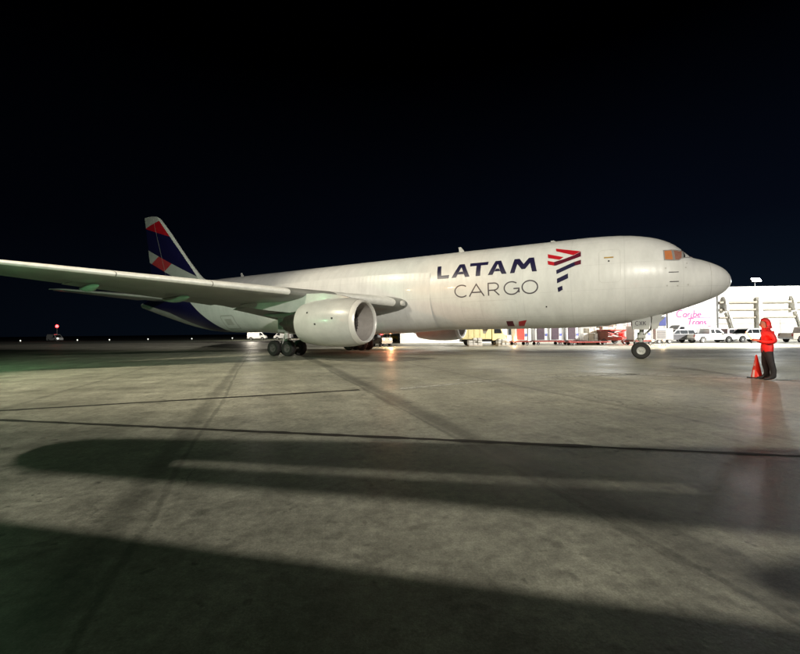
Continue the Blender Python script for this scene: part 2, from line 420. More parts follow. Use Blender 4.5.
GLYPH = {
 'C': (1.0, [arc(.55, .5, .5, .5, 48, 312, 22)]),
 'A': (1.0, [[(0, 0), (.5, 1), (1, 0)], [(.2, .33), (.8, .33)]]),
 'R': (.78, [[(.05, 0), (.05, 1), (.42, 1)] + arc(.42, .71, .3, .29, 90, -90, 12) + [(.05, .42)], [(.42, .42), (.76, 0)]]),
 'G': (1.0, [arc(.53, .5, .5, .5, 48, 352, 24) + [(.98, .22)], [(.66, .45), (1.02, .45), (1.02, .12)]]),
 'O': (1.1, [arc(.55, .5, .52, .5, 0, 360, 30)]),
 'X': (.8, [[(0, 0), (.75, 1)], [(0, 1), (.75, 0)]]),
 'K': (.75, [[(.05, 0), (.05, 1)], [(.7, 1), (.08, .45)], [(.25, .6), (.72, 0)]]),
 'T': (.85, [[(0, .93), (.15, 1), (.85, 1), (.95, 1.06)], [(.45, 1), (.42, 0)], [(.25, 0), (.6, 0)]]),
 'a': (.62, [arc(.27, .26, .24, .26, 20, 340, 14), [(.52, .52), (.50, .08), (.6, 0)]]),
 'r': (.42, [[(.04, .52), (.06, 0)], arc(.27, .28, .22, .24, 175, 60, 8)]),
 'i': (.24, [[(.06, .52), (.06, .06), (.2, 0)], [(.07, .74), (.07, .82)]]),
 'b': (.60, [[(.05, 1), (.05, 0)], arc(.29, .26, .24, .26, 180, -180, 18)]),
 'e': (.58, [[(.04, .28), (.50, .30)] + arc(.27, .27, .24, .26, 10, 320, 16)]),
 'n': (.56, [[(.04, .52), (.05, 0)], [(.05, .3)] + arc(.27, .3, .2, .22, 170, 0, 10) + [(.47, 0)]]),
 's': (.48, [arc(.24, .39, .17, .13, 40, 270, 10) + arc(.24, .13, .18, .13, 90, -140, 10)]),
}

# ------------------------------------------------------------------ the apron
def sheet(name, pts, z, m, **k):
    mb = MB(); mb.add([(x, y, z) for x, y in pts], [tuple(range(len(pts)))])
    return tag(mb.build(name, m), **k)
sheet('apron', [(-2500, -400), (2500, -400), (2500, 3000), (-2500, 3000)], 0.0, 'apron_concrete', kind='structure')
sheet('grass_field', [(-1500, 95), (-20, 84), (-30, 110), (-400, 1400), (-2000, 1400)], 0.006, 'verge', kind='structure')
def strip(name, pts, w, z, m, wob=0.0):
    mb = MB(); n = len(pts); L, Q = [], []
    for i, p in enumerate(pts):
        a, b = pts[max(0, i - 1)], pts[min(n - 1, i + 1)]
        d = Vector((b[0] - a[0], b[1] - a[1])).normalized(); q = Vector((-d.y, d.x)); ww = w / 2 * (1 + random.uniform(-wob, wob))
        L.append((p[0] + q.x * ww, p[1] + q.y * ww, z)); Q.append((p[0] - q.x * ww, p[1] - q.y * ww, z))
    mb.add(L + Q, [(i, i + 1, n + i + 1, n + i) for i in range(n - 1)])
    return tag(mb.build(name, m), kind='structure')
def line(a, b, step=0.25, jit=0.0):
    k = max(1, int(math.dist(a, b) / step))
    return [(a[0] + (b[0] - a[0]) * i / k + random.uniform(-jit, jit), a[1] + (b[1] - a[1]) * i / k + random.uniform(-jit, jit)) for i in range(k + 1)]
# two dark seams that cross the slabs
strip('tar_seam', line((-30, 1.75), (-1.2, 11.58), 0.2, 0.012), 0.19, 0.004, 'tar', 0.25)
strip('tar_seam', line((-24, 11.35), (2.7, 5.69), 0.2, 0.010), 0.13, 0.004, 'tar', 0.3)
strip('tar_seam', line((2.7, 5.69), (5.2, 5.16), 0.2, 0.012), 0.07, 0.004, 'tar', 0.45)
strip('tar_seam', line((5.2, 5.16), (8.5, 4.46), 0.2, 0.012), 0.035, 0.004, 'tar', 0.5)
# worn guide markings
for a, b, w in [((-0.02, 11.68), (3.2, 13.42), .22), ((5.0, 14.2), (9.6, 15.0), .26), ((7.2, 15.6), (14.2, 11.6), .24),
                ((14.2, 27.6), (17.6, 27.0), .55), ((17.0, 24.9), (21.5, 24.2), .5), ((21.0, 28.6), (27.5, 27.6), .5), ((22.5, 24.6), (28.5, 23.7), .5), ((8.5, 26.0), (12.5, 25.4), .5),
                ((-40, 39.0), (34, 27.3), .16)]:
    strip('painted_marking', line(a, b, 0.4, 0.004), w, 0.008, 'worn_white_paint', 0.08)
strip('painted_marking', line((-6, 33.5), (24, 17.1), 0.4, 0.0), .15, 0.012, 'worn_yellow_paint', 0.05)

# ------------------------------------------------------------------ the freighter
# local frame: x = metres aft of the nose, y = to starboard (towards the viewer), z = up
def pchip(xs, ys):
    n = len(xs); h = [xs[i + 1] - xs[i] for i in range(n - 1)]; d = [(ys[i + 1] - ys[i]) / h[i] for i in range(n - 1)]
    m = [0.0] * n; m[0] = d[0]; m[-1] = d[-1]
    for i in range(1, n - 1):
        if d[i - 1] * d[i] > 0:
            w1 = 2 * h[i] + h[i - 1]; w2 = h[i] + 2 * h[i - 1]; m[i] = (w1 + w2) / (w1 / d[i - 1] + w2 / d[i])
    def f(x):
        if x <= xs[0]: return ys[0]
        if x >= xs[-1]: return ys[-1]
        i = 0
        while xs[i + 1] < x: i += 1
        t = (x - xs[i]) / h[i]
        return (1 + 2 * t) * (1 - t) ** 2 * ys[i] + t * (1 - t) ** 2 * h[i] * m[i] + t * t * (3 - 2 * t) * ys[i + 1] + t * t * (t - 1) * h[i] * m[i + 1]
    return f
def prof(t):
    f = pchip([S(a) for a, _ in t], [b for _, b in t]); return lambda u: f(S(max(u, 0)))
ztop = prof([(0,4.12),(.1,4.52),(.36,4.86),(.75,5.12),(1.3,5.38),(1.7,5.54),(1.95,5.80),(2.3,6.14),(2.7,6.46),(3.57,6.84),(5.06,7.12),(6.65,7.20),(8.4,7.21),(20,7.21),(43,7.2),(46,7.05),(49,6.65),(52,6.0),(54.2,5.4)])
zbot = prof([(0,4.12),(.13,3.79),(.47,3.46),(1.0,3.19),(1.78,2.88),(3.16,2.42),(4.14,2.17),(6.2,1.88),(8.44,1.80),(20,1.79),(37,1.79),(40,1.9),(42,2.12),(44.3,2.5),(48,3.3),(52,4.25),(54.2,4.8)])
hwid = prof([(0,0),(.1,.42),(.36,.78),(.75,1.08),(1.3,1.37),(2,1.68),(2.7,1.93),(3.6,2.18),(5,2.41),(6.5,2.5),(8,2.515),(20,2.515),(38,2.515),(42,2.3),(46,1.75),(50,1.02),(52.5,.6),(54.2,.3)])
def skin(u, z, off=0.0):
    a, b = ztop(u), zbot(u); c = (a + b) / 2; k = (z - c) / ((a - b) / 2)
    return hwid(u) * S(max(0, 1 - k * k)) + off
def ring(u, n=112, grow=0.0):
    a, b = ztop(u), zbot(u); c = (a + b) / 2; hz = (a - b) / 2 + grow; w = hwid(u) + grow
    return [(u, w * math.sin(2 * math.pi * k / n), c - hz * math.cos(2 * math.pi * k / n)) for k in range(n)]

NOSE = (17.407, 20.97, 0.0); HEAD = math.pi - R(28.716)
plane = thing('cargo_airplane', 'white twin-engined cargo jet with navy and red tail parked on the apron', 'airplane', NOSE, HEAD)

def slice_paint(o, cuts, pick, mats):
    """cut the mesh along straight paint edges given as ((u0,z0),(u1,z1)) and colour each face with pick(u, v, z)"""
    me = o.data
    bm = bmesh.new(); bm.from_mesh(me)
    for (a, b) in cuts:
        d = Vector((b[0] - a[0], 0, b[1] - a[1])); nrm = Vector((-d.z, 0, d.x)).normalized()
        bmesh.ops.bisect_plane(bm, geom=bm.verts[:] + bm.edges[:] + bm.faces[:], plane_co=(a[0], 0, a[1]), plane_no=nrm, dist=1e-4)
    for f in bm.faces:
        c = f.calc_center_median(); f.material_index = pick(c.x, c.y, c.z)
    me.materials.clear()
    for m in mats: me.materials.append(MATS[m])
    bm.to_mesh(me); bm.free()
    me.shade_smooth(); me.set_sharp_from_angle(angle=R(40))
def side(a, b):
    return lambda u, z: (b[0] - a[0]) * (z - a[1]) - (b[1] - a[1]) * (u - a[0])

us = [1.02 + .0] + [1.15, 1.3, 1.45, 1.6, 1.7, 1.8, 1.95, 2.1, 2.3, 2.5, 2.7, 2.95, 3.25, 3.6, 4, 4.5, 5.06, 5.8, 6.65, 7.5, 8.4, 10, 13, 16, 20, 24, 28, 32, 35, 37] + [38 + .6 * i for i in range(27)] + [54.2]
fb = MB(); fb.loft([ring(u) for u in us])
fus = fb.build('fuselage', 'aircraft_white', plane, smooth=40)
E1 = ((38.15, 1.97), (42.33, 5.06)); E2 = ((42.07, 2.51), (46.8, 3.97)); E3 = ((46.8, 3.97), (52.7, 5.11))
s1, s2, s3 = side(*E1), side(*E2), side(*E3)
def fuspick(u, v, z):
    if u < 36 or s1(u, z) > 0: return 0
    return 2 if (s2(u, z) < 0 and u < 46.8) or (s3(u, z) < 0 and u >= 46.8) else 1
slice_paint(fus, [E1, E2, E3], fuspick, ['aircraft_white', 'navy_paint', 'pale_grey_paint'])
# auxiliary power exhaust at the tail end
MB().lathe([(54.19, .29), (54.32, .25), (54.32, .18), (54.1, .16)], (0, 0, 5.1), 'x', 20).build('exhaust_pipe', 'exhaust_metal', plane, 40)
rb = MB(); rb.loft([ring(u) for u in [0.004, .015, .035, .07, .12, .19, .28, .38, .5, .63, .78, .9, 1.0]])
rad = rb.build('radome', 'aircraft_white', plane, 40)
MB().loft([ring(1.0, 112, -.006), ring(1.02, 112, -.006)], caps=False).build('seam', 'seam_grey', rad)

def on_skin(u0):
    return lambda x, y, lift: (u0 - x, skin(u0 - x, y, lift), y)
flat = lambda x, y, lift: (-x, skin(-x, y, lift), y)      # x = -u
def decal(polys, name, m, parent, lift=0.012, step=0.12):
    """flat marking (list of polygons in (u, z)) laid on the starboard skin"""
    mb = MB(); bm = bmesh.new()
    for p in polys: bm.faces.new([bm.verts.new((u, 0, z)) for u, z in p])
    zs = [v.co.z for v in bm.verts]; z = min(zs) + step
    while z < max(zs):
        bmesh.ops.bisect_plane(bm, geom=bm.verts[:] + bm.edges[:] + bm.faces[:], plane_co=(0, 0, z), plane_no=(0, 0, 1), dist=1e-5); z += step
    xs = [v.co.x for v in bm.verts]; x = min(xs) + .3
    while x < max(xs):
        bmesh.ops.bisect_plane(bm, geom=bm.verts[:] + bm.edges[:] + bm.faces[:], plane_co=(x, 0, 0), plane_no=(1, 0, 0), dist=1e-5); x += .3
    for v in bm.verts: v.co.y = skin(v.co.x, v.co.z, lift)
    bm.verts.index_update()
    mb.add([v.co.copy() for v in bm.verts], [[v.index for v in f.verts] for f in bm.faces]); bm.free()
    return mb.build(name, m, parent)

# --- LATAM, heavy letters as polygons (u, z)
zt, zb = 6.02, 5.13
T = .23
decal([[(15.77, zt), (15.77 - .27, zt), (15.40, zb + .22), (15.40 + .0, zb), (15.66, zb)], [(15.40, zb), (14.86, zb), (14.84, zb + .22), (15.40, zb + .22)]], 'letter', 'navy_letter', fus)
def letter_A(l, r):
    c = (l + r) / 2; t = .17; b = .30
    return [[(l, zb), (l - b, zb), (l - b - .10, zb + .20), (c + .02, zt - .24), (c + t, zt)],
            [(c + t, zt), (c + .02, zt - .24), (c - .02, zt - .24), (c - t, zt)],
            [(c - t, zt), (c - .02, zt - .24), (r + b + .10, zb + .20), (r + b, zb), (r, zb)],
            [(l - b - .10, zb + .20), (r + b + .10, zb + .20), (r + b + .19, zb + .37), (l - b - .19, zb + .37)]]
decal(letter_A(14.66, 13.44), 'letter', 'navy_letter', fus)
decal([[(13.50, zt), (12.30, zt), (12.32, zt - .21), (13.48, zt - .21)], [(13.05, zt - .21), (12.76, zt - .21), (12.76, zb), (13.05, zb)]], 'letter', 'navy_letter', fus)
decal(letter_A(12.27, 11.11), 'letter', 'navy_letter', fus)
decal([[(10.91, zb), (10.64, zb), (10.50, zt - .34), (10.40, zt), (10.70, zt)], [(10.40, zt), (10.50, zt - .34), (10.235, zb + .20), (10.13, zb + .20), (10.13, zb + .52)],
       [(9.86, zt), (9.76, zt - .34), (10.025, zb + .20), (10.13, zb + .20), (10.13, zb + .52)], [(9.56, zt), (9.86, zt), (9.76, zt - .34), (9.62, zb), (9.35, zb)]], 'letter', 'navy_letter', fus)
# --- CARGO, thin strokes
for ch, l, r in [('C', 14.46, 13.56), ('A', 13.47, 12.52), ('R', 12.28, 11.55), ('G', 11.28, 10.40), ('O', 10.22, 9.29)]:
    adv, pls = GLYPH[ch]; mb = MB()
    for i, pl in enumerate(pls):
        q = dens([(-l + p[0] / adv * (l - r), 3.86 + p[1] * .75) for p in pl], .10)
        ribbon(mb, q, .075, flat, .010 + .002 * i, ch == 'O')
    mb.build('letter', 'grey_letter', fus)
# --- the ribbon emblem
decal([[(8.38, 6.47), (7.02, 6.12), (7.40, 5.92), (8.34, 6.28)]], 'emblem_stripe', 'red_paint', fus)
decal([[(8.80, 6.14), (7.92, 5.86), (8.12, 5.71), (8.76, 5.88)]], 'emblem_stripe', 'red_paint', fus)
decal([[(8.78, 5.71), (8.42, 5.60), (8.40, 5.375), (8.74, 5.48)]], 'emblem_stripe', 'red_paint', fus)
decal([[(8.42, 5.60), (7.92, 5.725), (7.36, 5.915), (7.02, 6.10), (7.01, 5.80), (7.62, 5.60), (8.30, 5.375), (8.40, 5.375)]], 'emblem_stripe', 'maroon_paint', fus, .014)
decal([[(8.29, 5.10), (7.35, 5.50), (7.30, 5.28), (8.27, 4.87)]], 'emblem_stripe', 'navy_letter', fus)
decal([[(7.35, 5.50), (7.00, 5.60), (7.00, 5.34), (7.30, 5.28)]], 'emblem_stripe', 'maroon_paint', fus)
decal([[(8.25, 4.60), (7.67, 4.86), (7.66, 4.59), (8.25, 4.34)]], 'emblem_stripe', 'navy_letter', fus)
decal([[(8.23, 4.09), (7.98, 4.19), (7.96, 3.96), (8.20, 3.84)]], 'emblem_stripe', 'navy_letter', fus)
# --- service door outline, markings, probes, access panels
def outline(name, poly, w, m, parent, lift=.008):
    mb = MB(); q = dens(poly + [poly[0]], .1); ribbon(mb, [(-u, z) for u, z in q], w, flat, lift, True)
    return mb.build(name, m, parent)
rr = lambda u0, u1, z0, z1, c=.12: [(u0, z0 + c), (u0, z1 - c), (u0 - c, z1), (u1 + c, z1), (u1, z1 - c), (u1, z0 + c), (u1 + c, z0), (u0 - c, z0)]
outline('service_door_outline', rr(6.10, 5.08, 4.22, 6.05), .008, 'seam_grey', fus)
decal([[(5.86, 5.63), (5.40, 5.63), (5.40, 5.56), (5.86, 5.56)]], 'door_marking', 'ochre_mark', fus)
decal([[(5.67, 5.43), (5.59, 5.43), (5.59, 5.35), (5.67, 5.35)]], 'door_handle', 'dark_opening', fus)
outline('cargo_door_outline', rr(14.1, 10.6, 2.35, 3.55), .008, 'seam_grey', fus)
outline('cargo_door_outline', rr(37.6, 35.9, 2.15, 3.35), .10, 'pale_grey_paint', fus)
decal([[(37.2, 2.5), (36.3, 2.5), (36.3, 3.05), (37.2, 3.05)]], 'door_panel', 'seam_grey', fus)
for a, b, z in [(2.9, 2.46, 4.60), (2.86, 2.46, 4.115)]: decal([[(a, z + .02), (b, z + .02), (b, z - .02), (a, z - .02)]], 'pitot_probe', 'dark_opening', fus)
for u, z in [(3.03, 4.82), (2.14, 4.82), (2.98, 3.92), (2.05, 3.93), (2.51, 3.9), (2.07, 5.06)]: decal([[(u + .035, z + .035), (u - .035, z + .035), (u - .035, z - .035), (u + .035, z - .035)]], 'static_port', 'seam_grey', fus)
for u, z in [(8.9, 3.05)]: decal([[(u + .04, z + .04), (u - .04, z + .04), (u - .04, z - .04), (u + .04, z - .04)]], 'drain_port', 'dark_opening', fus)
decal([[(11.42, 2.28), (11.0, 2.28), (11.02, 1.96), (11.45, 1.96)]], 'belly_patch', 'maroon_paint', fus)  # flat maroon and red patches on the belly skin
decal([[(10.66, 2.24), (10.15, 2.32), (10.42, 1.96), (10.76, 1.96)]], 'belly_patch', 'red_paint', fus)
for u in (23.4, 22.4): decal([[(u + .22, 4.97), (u - .22, 4.96), (u - .22, 4.89), (u + .22, 4.90)]], 'over_wing_marking', 'seam_grey', fus)
for i in range(26):                                               # plugged cabin windows, barely proud of the skin
    u = 17.2 + i * .98
    outline('window_plug', rr(u + .14, u - .14, 4.98, 5.36, .07), .012, 'seam_grey', fus, .006)
# --- cockpit windows (starboard and port)
WIN = [([(3.07, 5.80), (2.70, 5.83), (2.66, 5.24), (3.06, 5.27)], 'cockpit_glow'),
       ([(2.64, 5.83), (2.20, 5.80), (2.26, 5.36), (2.42, 5.24), (2.60, 5.24)], 'cockpit_glass')]
for sgn in (1, -1):
    for poly, m in WIN + [([(2.15, 5.83), (1.93, 5.74), (1.84, 5.44), (2.21, 5.36)], 'dark_glass')]:
        o = decal([poly], 'cockpit_window', m, fus, .016, .06)
        f = outline('cockpit_window_frame', poly, .05, 'window_frame', fus, .022)
        if sgn < 0:
            for q in (o, f):
                for v in q.data.vertices: v.co.y = -v.co.y
                q.data.flip_normals()
# front windshield panes wrap round the nose
for sgn in (1, -1):
    mb = MB(); rows = []
    for z in (5.50, 5.6, 5.7, 5.8, 5.88):
        r_ = []
        for k in range(6):
            # walk round from the centre post to the corner post, following the skin at this height
            v = (.04 + (.86 - .04) * k / 5)
            lo, hi = 0.3, 3.0
            for _ in range(30):
                mid = (lo + hi) / 2
                if ztop(mid) > z and skin(mid, z) > v: hi = mid
                else: lo = mid
            r_.append((hi - .014, sgn * v, z + .008))
        rows.append(r_)
    mb.loft(rows, caps=False, closed=False)
    mb.build('cockpit_window', 'dark_glass', fus, 30)

# --- fin: a lofted symmetric section, then cut along its paint edges
def foil(x, t): return 5 * t * (.2969 * S(x) - .126 * x - .3516 * x * x + .2843 * x ** 3 - .1015 * x ** 4)
XS = [0, .004, .015, .035, .07, .12, .2, .3, .4, .5, .6, .7, .8, .9, 1.0]
fin_le = pchip([6.2, 7.1, 7.6, 8.4, 14.4, 14.9, 15.25, 15.4], [40.6, 42.3, 43.3, 44.25, 50.25, 50.85, 51.6, 52.6])
fin_te = lambda z: 52.15 + (z - 6.2) * .192
mb = MB(); rings = []
for z in [6.2, 6.8, 7.1, 7.35, 7.6, 8, 8.4, 9.2, 10, 11, 12, 13, 14, 14.4, 14.7, 14.9, 15.1, 15.25, 15.36, 15.4]:
    a, b = fin_le(z), fin_te(z); c = b - a; t = .095 * (1 if z < 15.1 else max(.15, (15.42 - z) / .32))
    rings.append([(a + c * x, foil(x, t) * c + .004, z) for x in XS] + [(a + c * x, -foil(x, t) * c - .004, z) for x in reversed(XS[1:])])
mb.loft(rings)
fin = mb.build('vertical_fin', 'navy_paint', plane, 40)
Fc = [((53.82, 14.12), (51.34, 14.54)), ((53.6, 14.05), (50.09, 12.96)), ((53.1, 11.48), (45.52, 8.39)), ((52.81, 10.01), (46.28, 7.35)), ((51.22, 10.36), (52.37, 9.88)), ((48.62, 9.21), (49.57, 8.73))]
f1, f2, f3, f4, f5, f6 = [side(*c) for c in Fc]
LEc = ((43.79, 7.6), (50.59, 14.4)); s_le = side(*LEc)
def finpick(u, v, z):
    if s_le(u, z) > 0 and z > 7.0: return 4
    if f1(u, z) < 0: return 1
    if f2(u, z) < 0: return 2
    if f3(u, z) > 0 and f4(u, z) < 0:
        d = (u - 45.52) / (53.1 - 45.52)
        if f5(u, z) > 0: return 1 if d > .5 else 1
        return 3 if f6(u, z) > 0 else 1
    return 0
def f_pick_signs():
    global f1, f2, f3, f4, f5, f6
    def fix(f, pt, want):
        s = f(*pt); return f if (s > 0) == want else (lambda u, z, f=f: -f(u, z))
    f1 = fix(f1, (52.5, 15.2), False); f2 = fix(f2, (51.5, 14.1), False)
    f3 = fix(f3, (49.5, 9.3), True); f4 = fix(f4, (49.5, 9.3), False)
    f5 = fix(f5, (52.7, 10.6), True); f6 = fix(f6, (50.5, 9.7), True)
f_pick_signs()
slice_paint(fin, Fc + [LEc], finpick, ['navy_paint', 'nacelle_white', 'red_paint', 'coral_paint', 'slat_metal'])
mb = MB(); mb.tube([(49.3 + (z - 7.6) * .44, .0, z) for z in (7.6, 14.9)], .012, 6)
strip_pts = [(49.0, 7.4), (51.2, 14.9)]
for sgn in (1, -1):
    q = MB(); n_ = 14; L_, R_ = [], []
    for i in range(n_ + 1):
        t = i / n_; u = 49.0 + 2.9 * t; z = 7.5 + 7.3 * t; a, b = fin_le(z), fin_te(z); y = sgn * (foil((u - a) / (b - a), .095) * (b - a) + .012)
        L_.append((u - .02, y, z)); R_.append((u + .02, y, z))
    q.add(L_ + R_, [(i, i + 1, n_ + 2 + i, n_ + 1 + i) for i in range(n_)]); q.build('rudder_hinge_line', 'seam_grey', fin)
# --- lifting surfaces
def lifting(sec, name, m, parent, x0=0.0, x1=1.0, drop=0.0, grow=0.0):
    """sec: list of (y, le_u, le_z, chord, thickness, incidence deg); builds the chordwise slice x0..x1"""
    xs = [x for x in [0, .004, .015, .035, .07, .12, .2, .3, .4, .5, .6, .66, .7, .8, .9, 1.0] if x0 < x < x1]
    xs = [x0] + xs + [x1]
    mb = MB(); rings = []
    for y, lu, lz, c, t, inc in sec:
        tn = math.tan(R(inc)); up, dn = [], []
        for x in xs:
            h = foil(x, t) + grow / c; cam_ = .012 * math.sin(math.pi * x) + .016 * x * x * (1 - x) * 4
            d = drop * (x - x0)
            up.append((lu + x * c, y, lz + (h + cam_ - x * tn - d) * c + .003)); dn.append((lu + x * c, y, lz + (-h * .95 + cam_ - x * tn - d) * c - .003))
        rings.append(up + (dn[::-1] if x0 > 0 else dn[:0:-1]))
    mb.loft(rings)
    return mb.build(name, m, parent, 35)
def wsec(v):
    lu = 17.86 + .70 * (v - 2.6); lz = 3.62 + .083 * (v - 2.6)
    if v < 7.9: te = 29.55 + .03 * v
    else: te = 29.79 + (v - 7.9) * .345
    c = te - lu; t = .118 - .015 * min(1, (v - 1.5) / 12); inc = 3.6 - 3.4 * min(1, max(0, (v - 2.5)) / 21)
    return lu, lz, c, t, inc
for sgn in (1, -1):
    vs = [1.4, 2.6, 4, 6, 7.9, 10, 13, 16, 19, 22, 23.3]
    sec = [(sgn * v, *wsec(v)) for v in vs]
    lu, lz, c, t, inc = wsec(23.78); sec.append((sgn * 23.78, lu + .55, lz, c * .72, t * .35, inc))
    wing = lifting(sec, 'wing', 'wing_grey', plane, 0, .74)
    between = lambda a, b: [(sgn * v, *wsec(v)) for v in [a] + [x for x in vs if a + .2 < x < b - .2] + [b]]
    for a, b, dr in [(2.7, 7.1, .05), (8.7, 16.2, .04)]: lifting(between(a, b), 'flap', 'wing_grey', wing, .745, 1.0, dr)
    lifting(between(7.15, 8.65), 'inboard_aileron', 'wing_grey', wing, .745, 1.0, 0)
    lifting(between(16.25, 23.3), 'aileron', 'wing_grey', wing, .745, 1.0, 0)
    for a, b in [(3.3, 6.6), (9.0, 12.4), (12.44, 16.0), (16.04, 19.6), (19.64, 23.1)]:
        # leading-edge slat: a bright sheet wrapped round the nose of the wing
        mb = MB(); rings = []
        for v in [a, (a + b) / 2, b]:
            u0, z0, c, t, inc = wsec(v); tn = math.tan(R(inc)); row = []
            for x in [.10, .07, .035, .015, .004, 0]: row.append((u0 + x * c - .010, sgn * v, z0 + (foil(x, t) + .012 * math.sin(math.pi * x) - x * tn) * c + .010))
            for x in [.004, .012, .02]: row.append((u0 + x * c - .010, sgn * v, z0 + (-foil(x, t) * .95 + .012 * math.sin(math.pi * x) - x * tn) * c - .010))
            rings.append(row)
        mb.loft(rings, caps=False, closed=False); mb.build('slat', 'slat_metal', wing, 60)
    for v, ln in [(5.6, 3.4), (11.9, 2.9), (15.7, 2.3), (19.6, 1.9)]:
        u0, z0, c, t, inc = wsec(v); cu = u0 + c * .70; cz = z0 + (-.04 - .70 * math.tan(R(inc))) * c - .06
        mb = MB(); rings = []
        for i in range(13):
            s_ = i / 12; r = .20 * (max(.0004, math.sin(math.pi * s_ ** .8))) ** .6; zz = cz - .06 * math.sin(math.pi * s_)
            rings.append([(cu + (s_ - .55) * ln, sgn * v + r * .62 * math.cos(q), zz + r * math.sin(q)) for q in [2 * math.pi * k / 12 for k in range(12)]])
        mb.loft(rings); mb.build('flap_track_fairing', 'wing_grey', wing, 40)
    # tip lamp and root landing light
    lu, lz, c, t, inc = wsec(23.6)
    MB().lathe([(lu + .25, .02), (lu + .30, .07), (lu + .42, .09), (lu + .55, .06), (lu + .6, .01)], (0, sgn * 23.72, lz + .01), 'x', 10, True).build('navigation_light', 'lamp_green' if sgn > 0 else 'lamp_red', wing, 40)
    MB().lathe([(17.95, .17), (17.98, .19), (18.15, .19)], (0, sgn * 2.85, 3.62), 'x', 16, True).build('landing_light', 'head_lens', wing, 40)
    # pylon and engine
    vy = sgn * 7.92
    mb = MB(); rings = []
    for u, zl, zh, w in [(18.6, 3.60, 3.64, .06), (19.4, 3.45, 3.86, .20), (20.6, 3.3, 4.02, .26), (21.8, 3.1, 4.05, .28), (23.2, 2.95, 4.0, .28), (25.0, 3.15, 3.8, .25), (27.0, 3.42, 3.72, .14), (28.0, 3.5, 3.6, .05)]:
        rings.append([(u, vy - w, zl), (u, vy + w, zl), (u, vy + w, zh), (u, vy + w * .6, zh + .02), (u, vy - w * .6, zh + .02), (u, vy - w, zh)])
    mb.loft(rings); mb.build('pylon', 'nacelle_white', plane, 50)
    ez = 2.27; eo = (0, vy, ez)
    mb = MB(); mb.lathe([(17.98, 1.29), (18.3, 1.355), (18.8, 1.41), (19.4, 1.43), (20.2, 1.42), (21.0, 1.36), (21.6, 1.27), (22.0, 1.19), (22.0, 1.15), (21.4, 1.18), (20.5, 1.18)], eo, 'x', 72)
    eng = mb.build('engine', 'nacelle_white', plane, 40)
    MB().lathe([(17.975, 1.285), (17.85, 1.25), (17.74, 1.205), (17.69, 1.16), (17.70, 1.12), (17.76, 1.09), (17.86, 1.075)], eo, 'x', 72).build('inlet_lip', 'lip_metal', eng, 60)
    MB().lathe([(17.86, 1.074), (18.2, 1.075), (18.7, 1.11), (19.15, 1.14)], eo, 'x', 72).build('inlet_duct', 'inlet_grey', eng, 40)
    MB().lathe([(17.973, 1.296), (17.985, 1.296)], eo, 'x', 72).build('lip_seam', 'seam_grey', eng)
    for u in (19.55, 20.9): MB().lathe([(u, 1.434 if u < 20 else 1.374), (u + .016, 1.434 if u < 20 else 1.372)], eo, 'x', 72).build('cowl_seam', 'seam_grey', eng)
    sp = MB().lathe([(18.45, .01), (18.5, .07), (18.65, .18), (18.9, .29), (19.1, .33), (19.12, .01)], eo, 'x', 28).build('spinner', 'fan_blade', eng, 40)
    bl = MB()
    prof_b = [(.32, .20, 62), (.6, .22, 48), (.85, .24, 36), (1.10, .26, 26)]
    rows = []
    for r, ch_, tw in prof_b:
        a = R(tw); rows.append([(19.02 - ch_ / 2 * math.sin(a), -ch_ / 2 * math.cos(a), r), (19.02 + ch_ / 2 * math.sin(a), ch_ / 2 * math.cos(a), r)])
    bl.loft(rows, caps=False, closed=False)
    b0 = bl.build('fan_blade', 'fan_blade', eng, 40); b0.location = eo
    for k in range(1, 38):
        b1 = b0.copy(); COL.objects.link(b1); b1.parent = eng; b1.location = eo; b1.rotation_euler = (2 * math.pi * k / 38, 0, 0)
    MB().lathe([(19.25, 1.14), (19.25, .3)], eo, 'x', 48).build('fan_disc', 'dark_opening', eng)
    MB().lathe([(20.4, .95), (21.4, .92), (22.2, .80), (23.1, .60), (23.6, .50), (23.6, .44), (23.2, .42)], eo, 'x', 48).build('core_cowl', 'exhaust_metal', eng, 40)
    MB().lathe([(23.1, .34), (23.6, .31), (24.1, .17), (24.4, .02)], eo, 'x', 28, True).build('exhaust_cone', 'exhaust_metal', eng, 40)
    for a, u in [(8, 19.0), (-4, 20.2), (24, 20.9)]:
        rr_ = 1.435 if u < 20.5 else 1.38
        MB().box(u - .045, u + .045, vy + sgn * (rr_ * math.cos(R(a)) - .03), vy + sgn * (rr_ * math.cos(R(a)) + .012), ez + rr_ * math.sin(R(a)) - .045, ez + rr_ * math.sin(R(a)) + .045).build('cowl_latch', 'dark_opening', eng)
    # tailplane
    ssec = [(sgn * v, 45.6 + (v - .6) * .70, 5.35 + (v - .6) * .088, 6.3 - (v - .6) * .49, .10, -1.0) for v in (.6, 1.8, 3.5, 6, 8.8)]
    ssec.append((sgn * 9.3, 45.6 + 8.7 * .70 + .45, 5.35 + 8.7 * .088, 1.5, .04, -1.0))
    st = lifting(ssec, 'tailplane', 'pale_grey_paint', plane, 0, .72)
    lifting(ssec[1:-1], 'elevator', 'pale_grey_paint', st, .725, 1.0)
    # main gear
    g = MB(); gy = sgn * 4.65; gu = 26.9
    g.tube([(gu - .15, gy + sgn * .25, 3.4), (gu, gy, .62)], [.19, .17], 14)
    g.tube([(gu, gy, 1.5), (gu, gy, .45)], [.12, .12], 14)
    g.tube([(gu - .75, gy, .585), (gu + .75, gy, .585)], .13, 12)
    for du in (-.71, .71): g.tube([(gu + du, gy - .66, .585), (gu + du, gy + .66, .585)], .085, 10)
    g.tube([(gu - 1.7, gy, 3.1), (gu, gy, 1.75)], .085, 10); g.tube([(gu, gy - sgn * 1.7, 2.6), (gu, gy, 1.7)], .085, 10)
